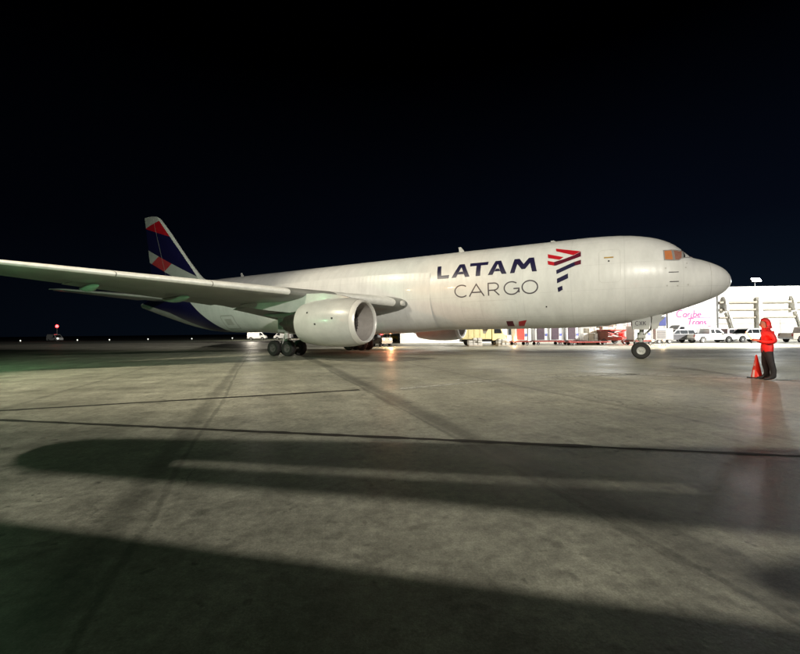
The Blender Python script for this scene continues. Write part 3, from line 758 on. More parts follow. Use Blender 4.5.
    g.tube([(gu + .45, gy, .8), (gu + .35, gy, 1.35), (gu + .08, gy, 1.75)], .05, 8)
    gear = g.build('main_gear', 'gear_paint', plane, 40)
    for du in (-.71, .71):
        for dv in (-.57, .57):
            MB().lathe([(-.20, .30), (-.215, .40), (-.20, .52), (-.12, .575), (0, .585), (.12, .575), (.20, .52), (.215, .40), (.20, .30)], (gu + du, gy + dv, .585), 'y', 32).build('tyre', 'rubber', gear, 40)
            MB().lathe([(-.185, .305), (-.18, .25), (-.11, .22), (-.10, .12), (-.19, .10), (-.19, .01), (.19, .01), (.19, .10), (.10, .12), (.11, .22), (.18, .25), (.185, .305)], (gu + du, gy + dv, .585), 'y', 24).build('rim', 'dark_rim', gear, 30)
    mb = MB(); mb.box(gu - .55, gu + .6, gy + sgn * .30, gy + sgn * .34, 1.75, 3.2); mb.build('gear_door', 'wing_grey', gear, bevel=.015)
    MB().box(gu - 1.1, gu + 1.3, sgn * 1.35 - .02, sgn * 1.35 + .02, .95, 2.2).build('gear_door', 'nacelle_white', gear, bevel=.015)
# wing-to-body fairing
mb = MB(); rings = []
for u, gw, zb_ in [(16.2, 0.02, 1.79), (17.2, .10, 1.72), (18.5, .20, 1.62), (21, .30, 1.52), (25, .34, 1.50), (29, .30, 1.53), (31.5, .18, 1.62), (33.2, .06, 1.74), (34.2, .0, 1.80)]:
    r_ = []
    for k in range(41):
        a = R(-112 + 224 * k / 40); w = 2.5 + gw; zc = 4.5; hz = zc - zb_
        r_.append((u, math.copysign(abs(math.sin(a)) ** .85, a) * w, zc - hz * (math.copysign(abs(math.cos(a)) ** .9, math.cos(a)))))
    rings.append(r_)
mb.loft(rings, caps=False, closed=False); mb.build('wing_root_fairing', 'aircraft_white', plane, 40)
# --- nose gear
gu = 4.13; g = MB()
g.tube([(gu - .12, 0, 2.6), (gu - .03, 0, 1.0)], [.13, .12], 14); g.tube([(gu - .03, 0, 1.1), (gu, 0, .47)], .085, 12)
g.tube([(gu, -.38, .47), (gu, .38, .47)], .07, 10); g.tube([(gu - 1.15, 0, 2.35), (gu - .05, 0, 1.2)], .06, 10)
g.tube([(gu + .08, 0, 1.25), (gu + .34, 0, .95), (gu + .08, 0, .62)], .045, 8); g.box(gu - .20, gu + .10, -.24, .24, 1.18, 1.36)
g.tube([(gu - .25, .2, 1.5), (gu - .18, .22, 1.1)], .05, 8); g.tube([(gu + .1, -.2, 1.5), (gu + .1, -.22, 1.0)], .05, 8)
ng = g.build('nose_gear', 'gear_paint', plane, 40)
for dv in (-.31, .31):
    MB().lathe([(-.15, .22), (-.165, .30), (-.15, .42), (-.09, .462), (0, .47), (.09, .462), (.15, .42), (.165, .30), (.15, .22)], (gu, dv, .47), 'y', 32).build('tyre', 'rubber', ng, 40)
    MB().lathe([(-.14, .225), (-.13, .18), (-.08, .16), (-.07, .08), (-.15, .06), (-.15, .01), (.15, .01), (.15, .06), (.07, .08), (.08, .16), (.13, .18), (.14, .225)], (gu, dv, .47), 'y', 24).build('rim', 'rim_paint', ng, 30)
for sgn in (1, -1):
    MB().prism([(gu - .50, 2.42), (gu + .42, 2.30), (gu + .40, 1.66), (gu - .42, 1.64)], sgn * .50 - .015, sgn * .50 + .015).build('gear_door', 'nacelle_white', ng, bevel=.008)
    MB().prism([(gu - 1.05, 2.50), (gu - .56, 2.42), (gu - .50, 1.66), (gu - .80, 1.70)], sgn * .52 - .015, sgn * .52 + .015).build('gear_door', 'nacelle_white', ng, bevel=.008)
x0 = gu + .26
for ch in 'CXK':
    adv, pls = GLYPH[ch]; mb = MB()
    for i, pl in enumerate(pls): ribbon(mb, dens([(-x0 + p[0] * .17, 1.90 + p[1] * .22) for p in pl], .1), .035, lambda x, y, l: (-x, .516 + l, y), .004 + .002 * i)
    mb.build('letter', 'grey_letter', ng); x0 -= adv * .17 + .04
for dv in (-.2, .2): MB().lathe([(gu - .26, .01), (gu - .26, .085), (gu - .20, .10), (gu - .10, .07), (gu - .08, .01)], (0, dv, 1.28), 'x', 16).build('taxi_light', 'head_lens', ng, 40)
# --- antennas, beacon
for u, h_, zz in [(14.75, .40, 7.2), (37.2, .42, 7.18), (8.6, .12, 7.2)]:
    MB().prism([(u - .22, zz - .05), (u + .25, zz - .05), (u + .30, zz + h_), (u + .12, zz + h_)], -.02, .02).build('antenna', 'nacelle_white', plane)
MB().prism([(13.0, 1.83), (13.4, 1.83), (13.35, 1.5), (13.2, 1.5)], -.02, .02).build('antenna', 'nacelle_white', plane)

mb = MB(); mb.lathe([(1.46, .01), (1.47, .06), (1.52, .10), (1.58, .11)], (21.5, 0, 0), 'z', 16); mb.build('beacon', 'lamp_red', plane, 40)
_b = Matrix.Translation(NOSE) @ Matrix.Rotation(HEAD, 4, 'Z') @ Vector((22.8, -3.6, 1.15))
lamp('belly_beacon_lamp', 'POINT', _b, 110, (1.0, 0.22, 0.10), None, 0.08)

# ------------------------------------------------------------------ terminal warehouse
WY = 60.0
wh = thing('terminal_warehouse', 'long white warehouse with tan horizontal beams along the back of the apron', 'building', (0, WY, 0), R(-2.0))
MB().box(0, 112, 0, 14, 0, 7.2).build('wall', 'wall_white', wh)
MB().box(-.2, 112.2, -.18, .25, 7.2, 7.75).build('parapet', 'wall_white', wh)
MB().box(-.1, 112.1, -.10, -.003, 6.9, 7.05).build('drip_ledge', 'wall_white', wh)
for z0, z1, d in [(5.35, 5.62, .45), (4.30, 4.52, .32), (3.20, 3.38, .26), (2.35, 2.42, .12)]:
    MB().box(46.5, 112, -d, -.003, z0, z1).build('beam', 'beam_tan', wh)
MB().box(0, 46.3, -.06, -.003, 2.35, 2.43).build('beam', 'galvanised', wh)
for i in range(12):
    x = 47.3 + i * 4.75
    if i % 2: MB().box(x - .28, x + .28, -.62, -.003, 0, 6.2).build('column', 'wall_white', wh, bevel=.03)
    else:
        MB().prism([(-.003, 6.3), (-.35, 6.3), (-.62, 5.9), (-.78, 5.0), (-.85, 4.25), (-.55, 4.2), (-.003, 4.6)], x - .17, x + .17, plane='yz').build('curved_bracket', 'wall_white', wh)
        MB().add([(x + .3, -.2, 4.1), (x + .55, -.2, 4.1), (x + 1.75, -.2, 0), (x + 1.5, -.2, 0), (x + .3, -.5, 4.1), (x + .55, -.5, 4.1), (x + 1.75, -.5, 0), (x + 1.5, -.5, 0)], [(0, 1, 2, 3), (7, 6, 5, 4), (0, 4, 5, 1), (1, 5, 6, 2), (2, 6, 7, 3), (3, 7, 4, 0)]).build('diagonal_brace', 'wall_white', wh)
for i in range(9):
    x = 48.6 + i * 6.6
    d = MB(); d.box(x, x + 2.7, -.05, -.004, .02, 3.0); dr = d.build('roller_door', 'door_metal', wh)
    for k in range(14): MB().box(x + .03, x + 2.67, -.085, -.051, .06 + k * .21, .06 + k * .21 + .17).build('slat', 'door_metal', dr)
for x in (46.4, 58.2, 70.0): MB().tube([(x, -.12, .1), (x, -.12, 7.1)], .07, 8).build('downpipe', 'galvanised', wh, 40)
for i, x in enumerate([3, 7, 12, 16, 21, 25, 30]):
    f = MB().box(x, x + 1.6, -.07, -.004, 1.0, 2.2).build('window', 'window_frame', wh); MB().box(x + .1, x + 1.5, -.10, -.072, 1.1, 2.1).build('pane', 'glass_dark', f)
# the printed sign on the plain end of the wall
bb = thing('wall_sign', 'white wall sign with pink Caribe Trans lettering beside the parked dark car', 'sign', (0, WY, 0), R(-2.0))
MB().box(39.2, 46.1, -.16, -.02, 1.5, 5.9).build('panel', 'wall_sign_white', bb, bevel=.01)
def sign_text(txt, x0, z0, h, w, m, shear=.22):
    x = x0
    for ch in txt:
        adv, pls = GLYPH[ch]; mb = MB()
        for i, pl in enumerate(pls):
            q = [(x + (p[0] + p[1] * shear) * h * .92, z0 + p[1] * h) for p in pl]
            ribbon(mb, dens(q, .2), w, lambda a, b, l: (a, -.165 - l, b), .004 + .003 * i)
        mb.build('letter', m, bb); x += (adv + .10) * h * .92
sign_text('Caribe', 40.35, 3.42, .98, .17, 'pink_print')
sign_text('Trans', 41.9, 2.30, .90, .19, 'pink_print')
for a, b, z, m in [(42.4, 45.3, 3.28, 'pink_print'), (42.9, 45.3, 2.02, 'red_print')]: MB().box(a, b, -.175, -.165, z, z + .10).build('underline', m, bb)
MB().add([(40.7, -.17, 2.12), (42.0, -.17, 2.12), (41.8, -.17, 1.82), (41.1, -.17, 1.74)], [(0, 1, 2, 3)]).build('underline', 'red_print', bb)
for x, z, m in [(42.6, 4.75, 'blue_print')]: MB().box(x, x + 1.5, -.172, -.165, z, z + .14).build('small_print', 'window_frame', bb)
bs = thing('blue_placard', 'small blue placard on the white wall beside the nose wheel', 'sign', (0, WY, 0), R(-2.0))
MB().box(38.0, 39.0, -.09, -.02, 2.2, 3.5).build('panel', 'blue_print', bs, bevel=.01)
MB().box(38.15, 38.85, -.11, -.092, 4.0, 4.7).build('panel', 'blue_print', bs)
# roof floodlights
def roof_flood(x, lab, on=2200):
    t = thing('roof_floodlight', lab, 'floodlight', (x, WY - .9 - (x) * math.tan(R(2.0)), 7.15), 0, 'floodlights on the warehouse roof')
    t.location.y = WY + .4 - x * math.tan(R(2))
    MB().tube([(0, 0, -.9), (0, 0, 1.35)], .06, 10).build('pole', 'galvanised', t, 40)
    MB().box(-.55, .55, -.10, .10, 1.30, 1.38).build('crossbar', 'galvanised', t)
    for dx in (-.34, .34):
        M = Matrix.Translation((dx, -.16, 1.55)) @ Matrix.Rotation(R(-28), 4, 'X')
        h = MB().box(-.33, .33, -.10, .14, -.30, .30, M=M).build('lamp_head', 'black_plastic', t)
        MB().box(-.30, .30, -.125, -.103, -.27, .27, M=M).build('lens', 'lamp_white', h)
    if on: lamp('roof_flood_lamp', 'SPOT', (x, t.location.y - .9, 8.6), 14000, (.92, .98, 1.0), (x - 4, 38, 0), .3, 150, .8).data.energy = on
roof_flood(52.1, 'lit twin floodlight on a pole above the person in red')
for x_, n_ in ((63.5, 'nearest'), (72, 'next but one'), (81, 'last')): roof_flood(x_, 'lit roof floodlight on the warehouse beyond the frame edge, ' + n_ + ' to the frame', 5000)
roof_flood(30.0, 'lit twin floodlight on the warehouse roof hidden behind the fuselage', 1500)

# ------------------------------------------------------------------ masts outside the picture: the key mast, and unseen ones added for the fill and glint lamps
def mast(x, y, h, face, lab):
    t = thing('floodlight_mast', lab, 'light mast', (x, y, 0), face, 'tall floodlight masts round the apron')
    MB().tube([(0, 0, 0), (0, 0, h)], [.28, .14], 14).build('pole', 'galvanised', t, 40)
    MB().box(-.45, .45, -.45, .45, 0, .5).build('base', 'wall_white', t, bevel=.04)
    MB().box(-1.6, 1.6, -.08, .08, h - .2, h - .08).build('crossbar', 'galvanised', t)
    for k in range(4):
        M = Matrix.Translation((-1.2 + .8 * k, .1, h + .12)) @ Matrix.Rotation(R(-25), 4, 'X')
        q = MB().box(-.3, .3, -.2, .12, -.24, .24, M=M).build('lamp_head', 'black_plastic', t)
        MB().box(-.26, .26, .122, .14, -.2, .2, M=M).build('lens', 'lamp_white', q)
mast(KEY[0], KEY[1] - 1.6, KEY[2], 0.0, 'tall floodlight mast standing far behind the photographer')
mast(-27.2, 9.2, 24, R(-60), 'unseen tall floodlight mast added beyond the near wing tip for a fill lamp')
mast(-57.5, -25.2, 13, R(-50), 'unseen lamp mast added far behind the wing tip for the fuselage glint')
mast(65.2, 24.6, 17, R(30), 'unseen floodlight mast added at the edge of the apron to light warehouse and cargo')

# ------------------------------------------------------------------ cars and vans
def wheel(parent, x, y, r, w=.22, rim='rim_paint'):
    o = MB().lathe([(-w / 2, r * .62), (-w / 2 * 1.02, r * .8), (-w / 2 * .8, r * .97), (0, r), (w / 2 * .8, r * .97), (w / 2 * 1.02, r * .8), (w / 2, r * .62)], (x, y, r), 'y', 20, True).build('wheel', 'rubber', parent, 40)
    s = 1 if y > 0 else -1
    MB().lathe([(s * w * .52, .01), (s * w * .55, r * .2), (s * w * .40, r * .45), (s * w * .54, r * .62)], (x, y, r), 'y', 16).build('rim', rim, o, 40)
def arches(xs, r, z0):
    out = []
    for x in xs: out += [(x + r * math.cos(R(a)), z0 + r * math.sin(R(a))) for a in range(180, -1, -22)] if False else [(x - r * math.cos(R(a)), z0 + r * math.sin(R(a))) for a in range(0, 181, 20)]
    return out
def side_window(mb, poly, w, yt, zb_, zt_, sg):
    for s in (sg,):
        vs = []
        for x, z in poly:
            t = (z - zb_) / (zt_ - zb_); vs.append((x, s * (w + (yt - w) * t + .012), z))
        mb.add(vs, [tuple(range(len(vs)))])
def car(kind, lab, loc, rz, paint, scale=1.0):
    """x = forward"""
    t = thing({'pickup': 'pickup_truck', 'suv': 'parked_car', 'van': 'parked_van'}[kind], lab, {'pickup': 'pickup', 'suv': 'car', 'van': 'van'}[kind], loc, rz, 'vehicles parked along the warehouse', scale)
    if kind == 'pickup':
        wx, r, W = (-1.65, 1.60), .37, .90
        low = [(-2.65, .42)] + arches([wx[0]], .44, .40) + arches([wx[1]], .44, .40) + [(2.55, .42), (2.62, .62), (2.58, .98), (2.40, 1.06), (1.05, 1.12), (-.75, 1.12), (-.75, 1.10), (-2.62, 1.10), (-2.66, .7)]
        cab = [(-.78, 1.10), (-.68, 1.76), (-.45, 1.82), (.42, 1.80), (.62, 1.70), (1.18, 1.12)]
        wins = [[(.0, 1.18), (.0, 1.66), (.48, 1.64), (.88, 1.18)], [(-.60, 1.18), (-.54, 1.66), (-.10, 1.66), (-.10, 1.18)]]
    elif kind == 'suv':
        wx, r, W = (-1.35, 1.35), .36, .90
        low = [(-2.2, .42)] + arches([wx[0]], .43, .38) + arches([wx[1]], .43, .38) + [(2.15, .42), (2.22, .62), (2.14, .90), (1.9, 1.0), (.95, 1.06), (-2.12, 1.06), (-2.22, .8)]
        cab = [(-2.10, 1.05), (-1.92, 1.62), (-1.6, 1.70), (.20, 1.70), (.42, 1.62), (1.08, 1.05)]
        wins = [[(.02, 1.12), (.02, 1.56), (.30, 1.55), (.78, 1.12)], [(-.95, 1.12), (-.95, 1.57), (-.06, 1.57), (-.06, 1.12)], [(-1.85, 1.12), (-1.68, 1.56), (-1.04, 1.57), (-1.04, 1.12)]]
    else:
        wx, r, W = (-1.5, 1.55), .36, .98
        low = [(-2.5, .40)] + arches([wx[0]], .43, .38) + arches([wx[1]], .43, .38) + [(2.5, .40), (2.58, .6), (2.52, 1.0), (2.2, 1.15), (-2.5, 1.15)]
        cab = [(-2.5, 1.14), (-2.46, 2.15), (-2.3, 2.25), (1.0, 2.25), (1.3, 2.15), (2.15, 1.14)]
        wins = [[(.75, 1.25), (.75, 1.95), (1.22, 1.95), (1.78, 1.25)]]
    MB().prism(low, -W, W).build('body', paint, t, bevel=.03)
    zc0, zc1 = cab[0][1], max(p[1] for p in cab); yt = W - .16
    mb = MB(); n = len(cab)
    inset = lambda z: W - .02 + (yt - W) * (z - zc0) / (zc1 - zc0)
    mb.add([(x, -inset(z), z) for x, z in cab] + [(x, inset(z), z) for x, z in cab], [tuple(range(n)), tuple(range(2 * n - 1, n - 1, -1))] + [(i, n + i, n + (i + 1) % n, (i + 1) % n) for i in range(n)])
    mb.build('cab', paint, t)
    for wpoly in wins:
        for s in (1, -1): mb = MB(); side_window(mb, wpoly, W - .02, yt, zc0, zc1, s); mb.build('window', 'glass_dark', t)
    a, b = cab[-1], cab[-2]
    mb = MB(); nx, nz = (b[1] - a[1]), -(b[0] - a[0]); l = math.hypot(nx, nz); nx, nz = nx / l * .012, nz / l * .012
    P = lambda q: (a[0] + (b[0] - a[0]) * q + nx, a[1] + (b[1] - a[1]) * q + nz)
    mb.add([(P(.1)[0], -W + .14, P(.1)[1]), (P(.1)[0], W - .14, P(.1)[1]), (P(.92)[0], yt - .06, P(.92)[1]), (P(.92)[0], -yt + .06, P(.92)[1])], [(0, 1, 2, 3)]); mb.build('windshield', 'glass_dark', t)
    for x in wx:
        for y in (-W + .08, W - .08): wheel(t, x, y, r)
    xf, xr = max(p[0] for p in low), min(p[0] for p in low)
    for s in (1, -1):
        MB().box(xf - .10, xf - .012, s * W * .78 - .16, s * W * .78 + .16, .72, .90).build('headlight', 'head_lens', t, bevel=.02)
        MB().box(xr - .02, xr + .06, s * W * .86 - .09, s * W * .86 + .09, .74, 1.02).build('tail_light', 'tail_lens', t, bevel=.02)
        MB().box(.92, 1.08, s * (W + .02), s * (W + .20), 1.10, 1.24).build('mirror', 'black_plastic', t, bevel=.02)
    MB().box(xf - .06, xf + .07, -W * .95, W * .95, .40, .60).build('bumper', 'galvanised', t, bevel=.03)
    MB().box(xr - .07, xr + .06, -W * .95, W * .95, .42, .60).build('bumper', 'galvanised', t, bevel=.03)
    if kind == 'pickup': MB().box(-2.56, -.82, -W + .10, W - .10, 1.085, 1.104).build('bed_floor', 'black_plastic', t)
    return t
car('pickup', 'white crew cab pickup parked left of the person in red', (36.9, 47.6, 0), R(2), 'car_white', .95)
car('pickup', 'tan pickup partly cut off by the photo edge behind the person', (46.7, 46.0, 0), R(4), 'car_tan', .98)
car('suv', 'dark car parked under the pink Caribe Trans sign', (33.6, 48.8, 0), R(180), 'car_dark', .98)
car('suv', 'white car with nose towards the white pickup, directly behind the person', (42.0, 48.6, 0), R(185), 'car_white', .98)
car('van', 'grey van standing behind the white crew cab pickup', (37.9, 53.2, 0), R(182), 'car_grey', 1.0)
car('suv', 'maroon car half hidden behind the person in red', (44.3, 52.6, 0), R(2), 'car_maroon', .98)

# ------------------------------------------------------------------ cargo and ground equipment beyond the fuselage
def dolly(name, lab, x, y, L=3.0, W=1.7, m='gse_red', h=.50, rz=0.0):
    t = thing(name, lab, 'dolly', (x, y, 0), rz, 'cargo dollies beyond the fuselage')
    d = MB(); d.box(-L / 2, L / 2, -W / 2, W / 2, h - .12, h); d.box(-L / 2 - .9, -L / 2, -.05, .05, .32, .40); d.build('deck', m, t, bevel=.015)
    for dx in (-L * .36, L * .36):
        for s in (1, -1): wheel(t, dx, s * (W / 2 - .14), .19, .14, 'dull_metal')
    for k in range(6): MB().tube([(-L / 2 + .2 + k * (L - .4) / 5, -W / 2 + .1, h + .02), (-L / 2 + .2 + k * (L - .4) / 5, W / 2 - .1, h + .02)], .035, 8).build('roller', 'galvanised', t, 40)
    return t
def container(lab, x, y, z, front, W=1.56, D=1.53, H=1.62, rz=0.0, body='container_white'):
    t = thing('air_cargo_container', lab, 'container', (x, y, z), rz, 'air cargo containers beyond the fuselage')
    pr = [(-W / 2, 0), (W / 2, 0), (W / 2 + .0, H), (-W / 2, H)]
    MB().prism(pr, -D / 2 + .02, D / 2).build('body', body, t, bevel=.02)
    if front: MB().box(-W * .34, W * .20, -D / 2 - .014, -D / 2 + .016, .10, H - .16).build('curtain', front, t)
    for a, b, c, d in [(-W / 2, -W / 2 + .07, 0, H), (W / 2 - .07, W / 2, 0, H)]: MB().box(a, b, -D / 2 - .02, -D / 2 + .018, c, d).build('corner_post', 'container_alu', t)
    for c, d in [(0, .08), (H - .08, H)]: MB().box(-W / 2 + .072, W / 2 - .072, -D / 2 - .018, -D / 2 + .018, c, d).build('edge_rail', 'container_alu', t)
    MB().box(W * .26, W * .40, -D / 2 - .006, -D / 2 + .018, .5, .8).build('label_plate', 'blue_print', t)
    return t
GY = 46.5
dolly('cargo_dolly', 'dolly under the container with the red curtain', 13.85, GY, 1.9)
container('container with a red curtain nearest the cream truck', 13.9, GY, .54, 'curtain_red')
dolly('cargo_dolly', 'dolly under the two dark curtained white containers', 17.05, GY, 3.5)
container('white container with dark curtain next to the red curtained one', 16.2, GY, .54, 'curtain_dark')
container('white container with dark curtain, middle of the row', 17.85, GY, .54, 'curtain_dark')
dolly('cargo_dolly', 'dolly under the last curtained container before the wrapped pallet', 20.2, GY, 2.1)
container('white container with plain dark curtain beside the wrapped pallet', 19.75, GY, .54, 'curtain_dark')
dolly('cargo_dolly', 'long low maroon dolly in front of the wrapped pallets', 20.6, GY - 2.2, 4.6, 1.7, 'gse_red', .42)
def pallet(lab, x, y, z, W, D, H, seed, m='pallet_wrap'):
    t = thing('wrapped_pallet', lab, 'pallet', (x, y, z), 0, 'wrapped freight pallets'); rnd = random.Random(seed)
    MB().box(-W / 2, W / 2, -D / 2, D / 2, 0, .12).build('base', 'beam_tan', t)
    k = 0
    for zz in range(3):
        for xx in range(3):
            w, h = W / 3, (H - .12) / 3; a = -W / 2 + xx * w + rnd.uniform(.01, .05); z0 = .122 + zz * h
            if zz == 2 and rnd.random() < .35: continue
            MB().box(a, a + w - .05, -D / 2 + rnd.uniform(0, .12), D / 2 - .05, z0, z0 + h - rnd.uniform(.005, .05)).build('carton', m if rnd.random() < .7 else 'beam_tan', t, bevel=.02)
pallet('wrapped freight pallet between the curtained containers and the red loader', 21.9, GY, .02, 1.9, 1.5, 1.9, 3)
pallet('wrapped freight pallet raised on the red cargo loader', 24.4, GY + .2, 1.72, 2.3, 1.6, 1.0, 5)
pallet('low wrapped pallet beside the cream truck', 11.9, GY + 1.6, .02, 1.6, 1.4, 1.7, 9)
pallet('low wrapped pallet standing in front of the cream truck', 8.3, GY - 1.9, .02, 1.5, 1.2, .95, 11)
pallet('short pallet of cartons in front of the truck cab', 11.3, GY - 2.2, .02, 1.2, 1.2, .8, 13)
# cargo loader
ld = thing('cargo_loader', 'maroon cargo loader with glowing red tail lamp left of the nose wheel', 'loader', (24.3, GY, 0), 0)
MB().box(-1.7, 1.7, -1.2, 1.2, .45, .85).build('chassis', 'gse_brown', ld, bevel=.03)
MB().box(-1.75, 1.6, -1.25, 1.25, 1.55, 1.70).build('platform', 'gse_red', ld, bevel=.02)
for s in (1, -1):
    for a, b in [((-1.4, .85), (1.3, 1.55)), ((1.3, .85), (-1.4, 1.55))]: MB().tube([(a[0], s * 1.0, a[1]), (b[0], s * 1.0, b[1])], .07, 8).build('scissor_arm', 'gse_red', ld, 40)
    for x in (-1.2, 1.2): wheel(ld, x, s * 1.08, .36, .28, 'dull_metal')
    MB().tube([(-1.6, s * 1.18, 1.70), (-1.6, s * 1.18, 2.6), (1.5, s * 1.18, 2.6), (1.5, s * 1.18, 1.70)], .035, 8).build('guard_rail', 'gse_red', ld, 40)
MB().box(-1.72, -.75, -1.2, -.25, .86, 1.54).build('engine_box', 'gse_brown', ld, bevel=.03)
MB().box(.4, 1.1, -1.24, -1.21, .90, 1.40).build('panel', 'gse_red', ld)
MB().box(1.45, 1.62, -1.42, -1.26, .95, 1.14).build('tail_lamp', 'lamp_red', ld, bevel=.02)
lamp('loader_tail_lamp', 'POINT', (26.0, GY - 1.7, 1.05), 260, (1.0, .05, .04), None, .08)
dolly('cargo_dolly', 'dolly under the white container just left of the nose wheel', 26.0, 43.6, 2.2)
container('white container with blue print just left of the nose wheel', 26.05, 43.6, .54, None, 2.0, 1.5, 1.5)
MB_ = MB(); MB_.box(-.35, .35, -.005, .005, -.3, .3)
cb = thing('cardboard_box', 'brown cardboard box on top of the white container by the nose wheel', 'box', (25.9, 43.6, 2.05))
MB().box(-.5, .5, -.4, .4, 0, .68).build('carton', 'gse_brown', cb, bevel=.02)
for s in (-1, 1): MB().box(-.5, .5, s * .21 - .19, s * .21 + .19, .684, .70).build('flap', 'gse_brown', cb)
# cream box truck with a lit headlamp
tr = thing('box_truck', 'cream box truck with lit headlamp beyond the far engine', 'truck', (9.6, GY + .6, 0), 0)
MB().box(-2.5, .9, -1.1, 1.1, .75, 2.9).build('cargo_box', 'gse_cream', tr, bevel=.03)
MB().box(-2.5, 2.5, -.9, .9, .45, .74).build('chassis', 'black_plastic', tr, bevel=.02)
MB().prism([(1.0, .6), (2.6, .6), (2.62, 1.2), (2.35, 1.35), (2.05, 2.15), (1.0, 2.2)], -1.02, 1.02).build('cab', 'gse_cream', tr, bevel=.04)
for s in (1, -1):
    MB().add([(1.25, s * 1.035, 1.4), (2.15, s * 1.035, 1.4), (1.95, s * 1.035, 2.02), (1.25, s * 1.035, 2.02)], [(0, 1, 2, 3)]).build('window', 'glass_dark', tr)
    MB().lathe([(2.60, .01), (2.645, .13), (2.60, .15)], (0, s * .75, .85), 'x', 14).build('headlight', 'lamp_warm', tr)
    for x in (-1.6, 1.75): wheel(tr, x, s * .92, .42, .26)
for k in range(5): MB().box(-2.4 + k * .66, -2.4 + k * .66 + .6, -1.118, -1.103, .85, 2.8).build('side_panel', 'gse_cream', tr)
lamp('truck_headlamp', 'POINT', (13.0, GY - .9, .6), 170, (1.0, .62, .28), None, .1)
# baggage tractors with work lamps
def tractor(lab, x, y, rz, m, lit=True, power=500):
    t = thing('baggage_tractor', lab, 'tractor', (x, y, 0), rz, 'baggage tractors on the apron')
    MB().prism([(-1.5, .35), (1.5, .35), (1.55, .7), (1.45, 1.05), (.25, 1.10), (.15, .75), (-1.0, .75), (-1.1, 1.0), (-1.5, 1.0)], -.7, .7).build('body', m, t, bevel=.04)
    MB().box(-1.05, .30, -.66, .66, 1.95, 2.03).build('roof', m, t, bevel=.02)
    for xx, yy in [(-1.0, .6), (-1.0, -.6), (.25, .6), (.25, -.6)]: MB().tube([(xx, yy, .9), (xx, yy, 1.96)], .03, 8).build('post', 'black_plastic', t, 40)
    MB().box(-.75, -.25, -.25, .25, .76, .92).build('seat', 'black_plastic', t, bevel=.03); MB().box(-.80, -.70, -.25, .25, .90, 1.35).build('backrest', 'black_plastic', t, bevel=.03)
    for xx in (-.95, .95):
        for s in (1, -1): wheel(t, xx, s * .6, .33, .22)
    for s in (1, -1): MB().lathe([(1.50, .01), (1.555, .09), (1.50, .11)], (0, s * .45, .88), 'x', 12).build('headlight', 'lamp_warm' if lit else 'head_lens', t)
    return t
tractor('yellow baggage tractor far beyond the near engine', -2.0, 70, R(15), 'gse_yellow', False)
tractor('baggage tractor with lit headlamps seen past the near engine inlet', -2.2, 47.6, R(-62), 'car_grey')
lamp('tractor_headlamp', 'POINT', (-1.0, 44.6, 1.0), 380, (1.0, .66, .30), None, .1)
for px_, n_ in ((25.35, 'small lit work lamp on a stand just behind the nose wheel'), (26.45, 'small lit work lamp on a stand beside the generator trailer')):
    t = thing('work_lamp', n_, 'work lamp', (px_, 40.2, 0), 0, 'work lamps by the nose wheel')
    for k in range(3): MB().tube([(0, 0, .42), (.22 * math.cos(k * 2.09), .22 * math.sin(k * 2.09), 0)], .015, 6).build('leg', 'black_plastic', t)
    hd = MB().box(-.14, .14, -.06, .06, .44, .66).build('lamp_head', 'black_plastic', t, bevel=.01)
    MB().box(-.11, .11, -.075, -.062, .47, .63).build('lens', 'lamp_warm', hd)
lamp('work_lamp_light', 'POINT', (25.9, 39.6, .6), 110, (1.0, .74, .42), None, .1)
bx = thing('generator_box', 'grey generator trailer parked between nose wheel and dark car', 'generator', (30.6, 47.0, 0))
MB().box(-1.05, 1.05, -.7, .7, .42, 1.78).build('housing', 'car_grey', bx, bevel=.04)
for k in range(6): MB().box(-.85, .15, -.722, -.703, .62 + k * .16, .70 + k * .16).build('louvre', 'black_plastic', bx)
for x in (-.6, .6):
    for s in (1, -1): wheel(bx, x, s * .6, .26, .18)
MB().tube([(.6, .2, 1.78), (.6, .2, 2.02)], .06, 8).build('exhaust_stack', 'dull_metal', bx, 40)

# ------------------------------------------------------------------ far lights on the left
fv = car('van', 'far white van under the red obstruction light on the dark airfield', (-110.5, 128, 0), R(-20), 'car_white', 1.0)
fv['group'] = 'vehicles out on the airfield'
ob = thing('obstruction_light', 'red obstruction light on a pole out on the dark airfield', 'obstruction light', (-111.5, 130, 0))
MB().tube([(0, 0, 0), (0, 0, 4.5)], .09, 8).build('pole', 'galvanised', ob, 40)
MB().lathe([(4.5, .25), (4.7, .40), (5.05, .36), (5.3, .18), (5.34, .01)], (0, 0, 0), 'z', 16, True).build('lens', 'lamp_red', ob, 40)
MB().lathe([(2.50, .01), (2.62, .22), (2.50, .26)], (0, -.6, .9), 'x', 14).build('lamp', 'lamp_far', fv)
FL = [(-112, 118), (-96, 119), (-85, 117), (-77.5, 123), (-63, 121), (-52, 124)]
names = ['first', 'second', 'third', 'fourth', 'fifth', 'sixth']
for (x, y), n_ in zip(FL, names):
    t = thing('edge_light', n_ + ' small edge light from the left along the dark grass', 'edge light', (x, y, 0), 0, 'edge lights along the dark grass')
    MB().tube([(0, 0, 0), (0, 0, .34)], [.14, .09], 10).build('stem', 'galvanised', t, 40)
    MB().lathe([(.34, .12), (.44, .15), (.54, .12), (.6, .01)], (0, 0, 0), 'z', 12, True).build('lens', 'lamp_far', t, 40)
for i, (x, lab) in enumerate([(-41, 'white floodlit van behind the main wheels'), (-34.5, 'second white floodlit van behind the main wheels, nearer the engine')]):
    c_ = car('van', lab, (x + 1, 112 + 3 * i, 0), R(8 + 170 * i), 'car_white', 1.0); c_['group'] = 'vehicles out on the airfield'
    lamp('van_work_lamp', 'POINT', (x + 1, 108 + 10 * i, 5.5), 3500, (1.0, .90, .74), None, .4)

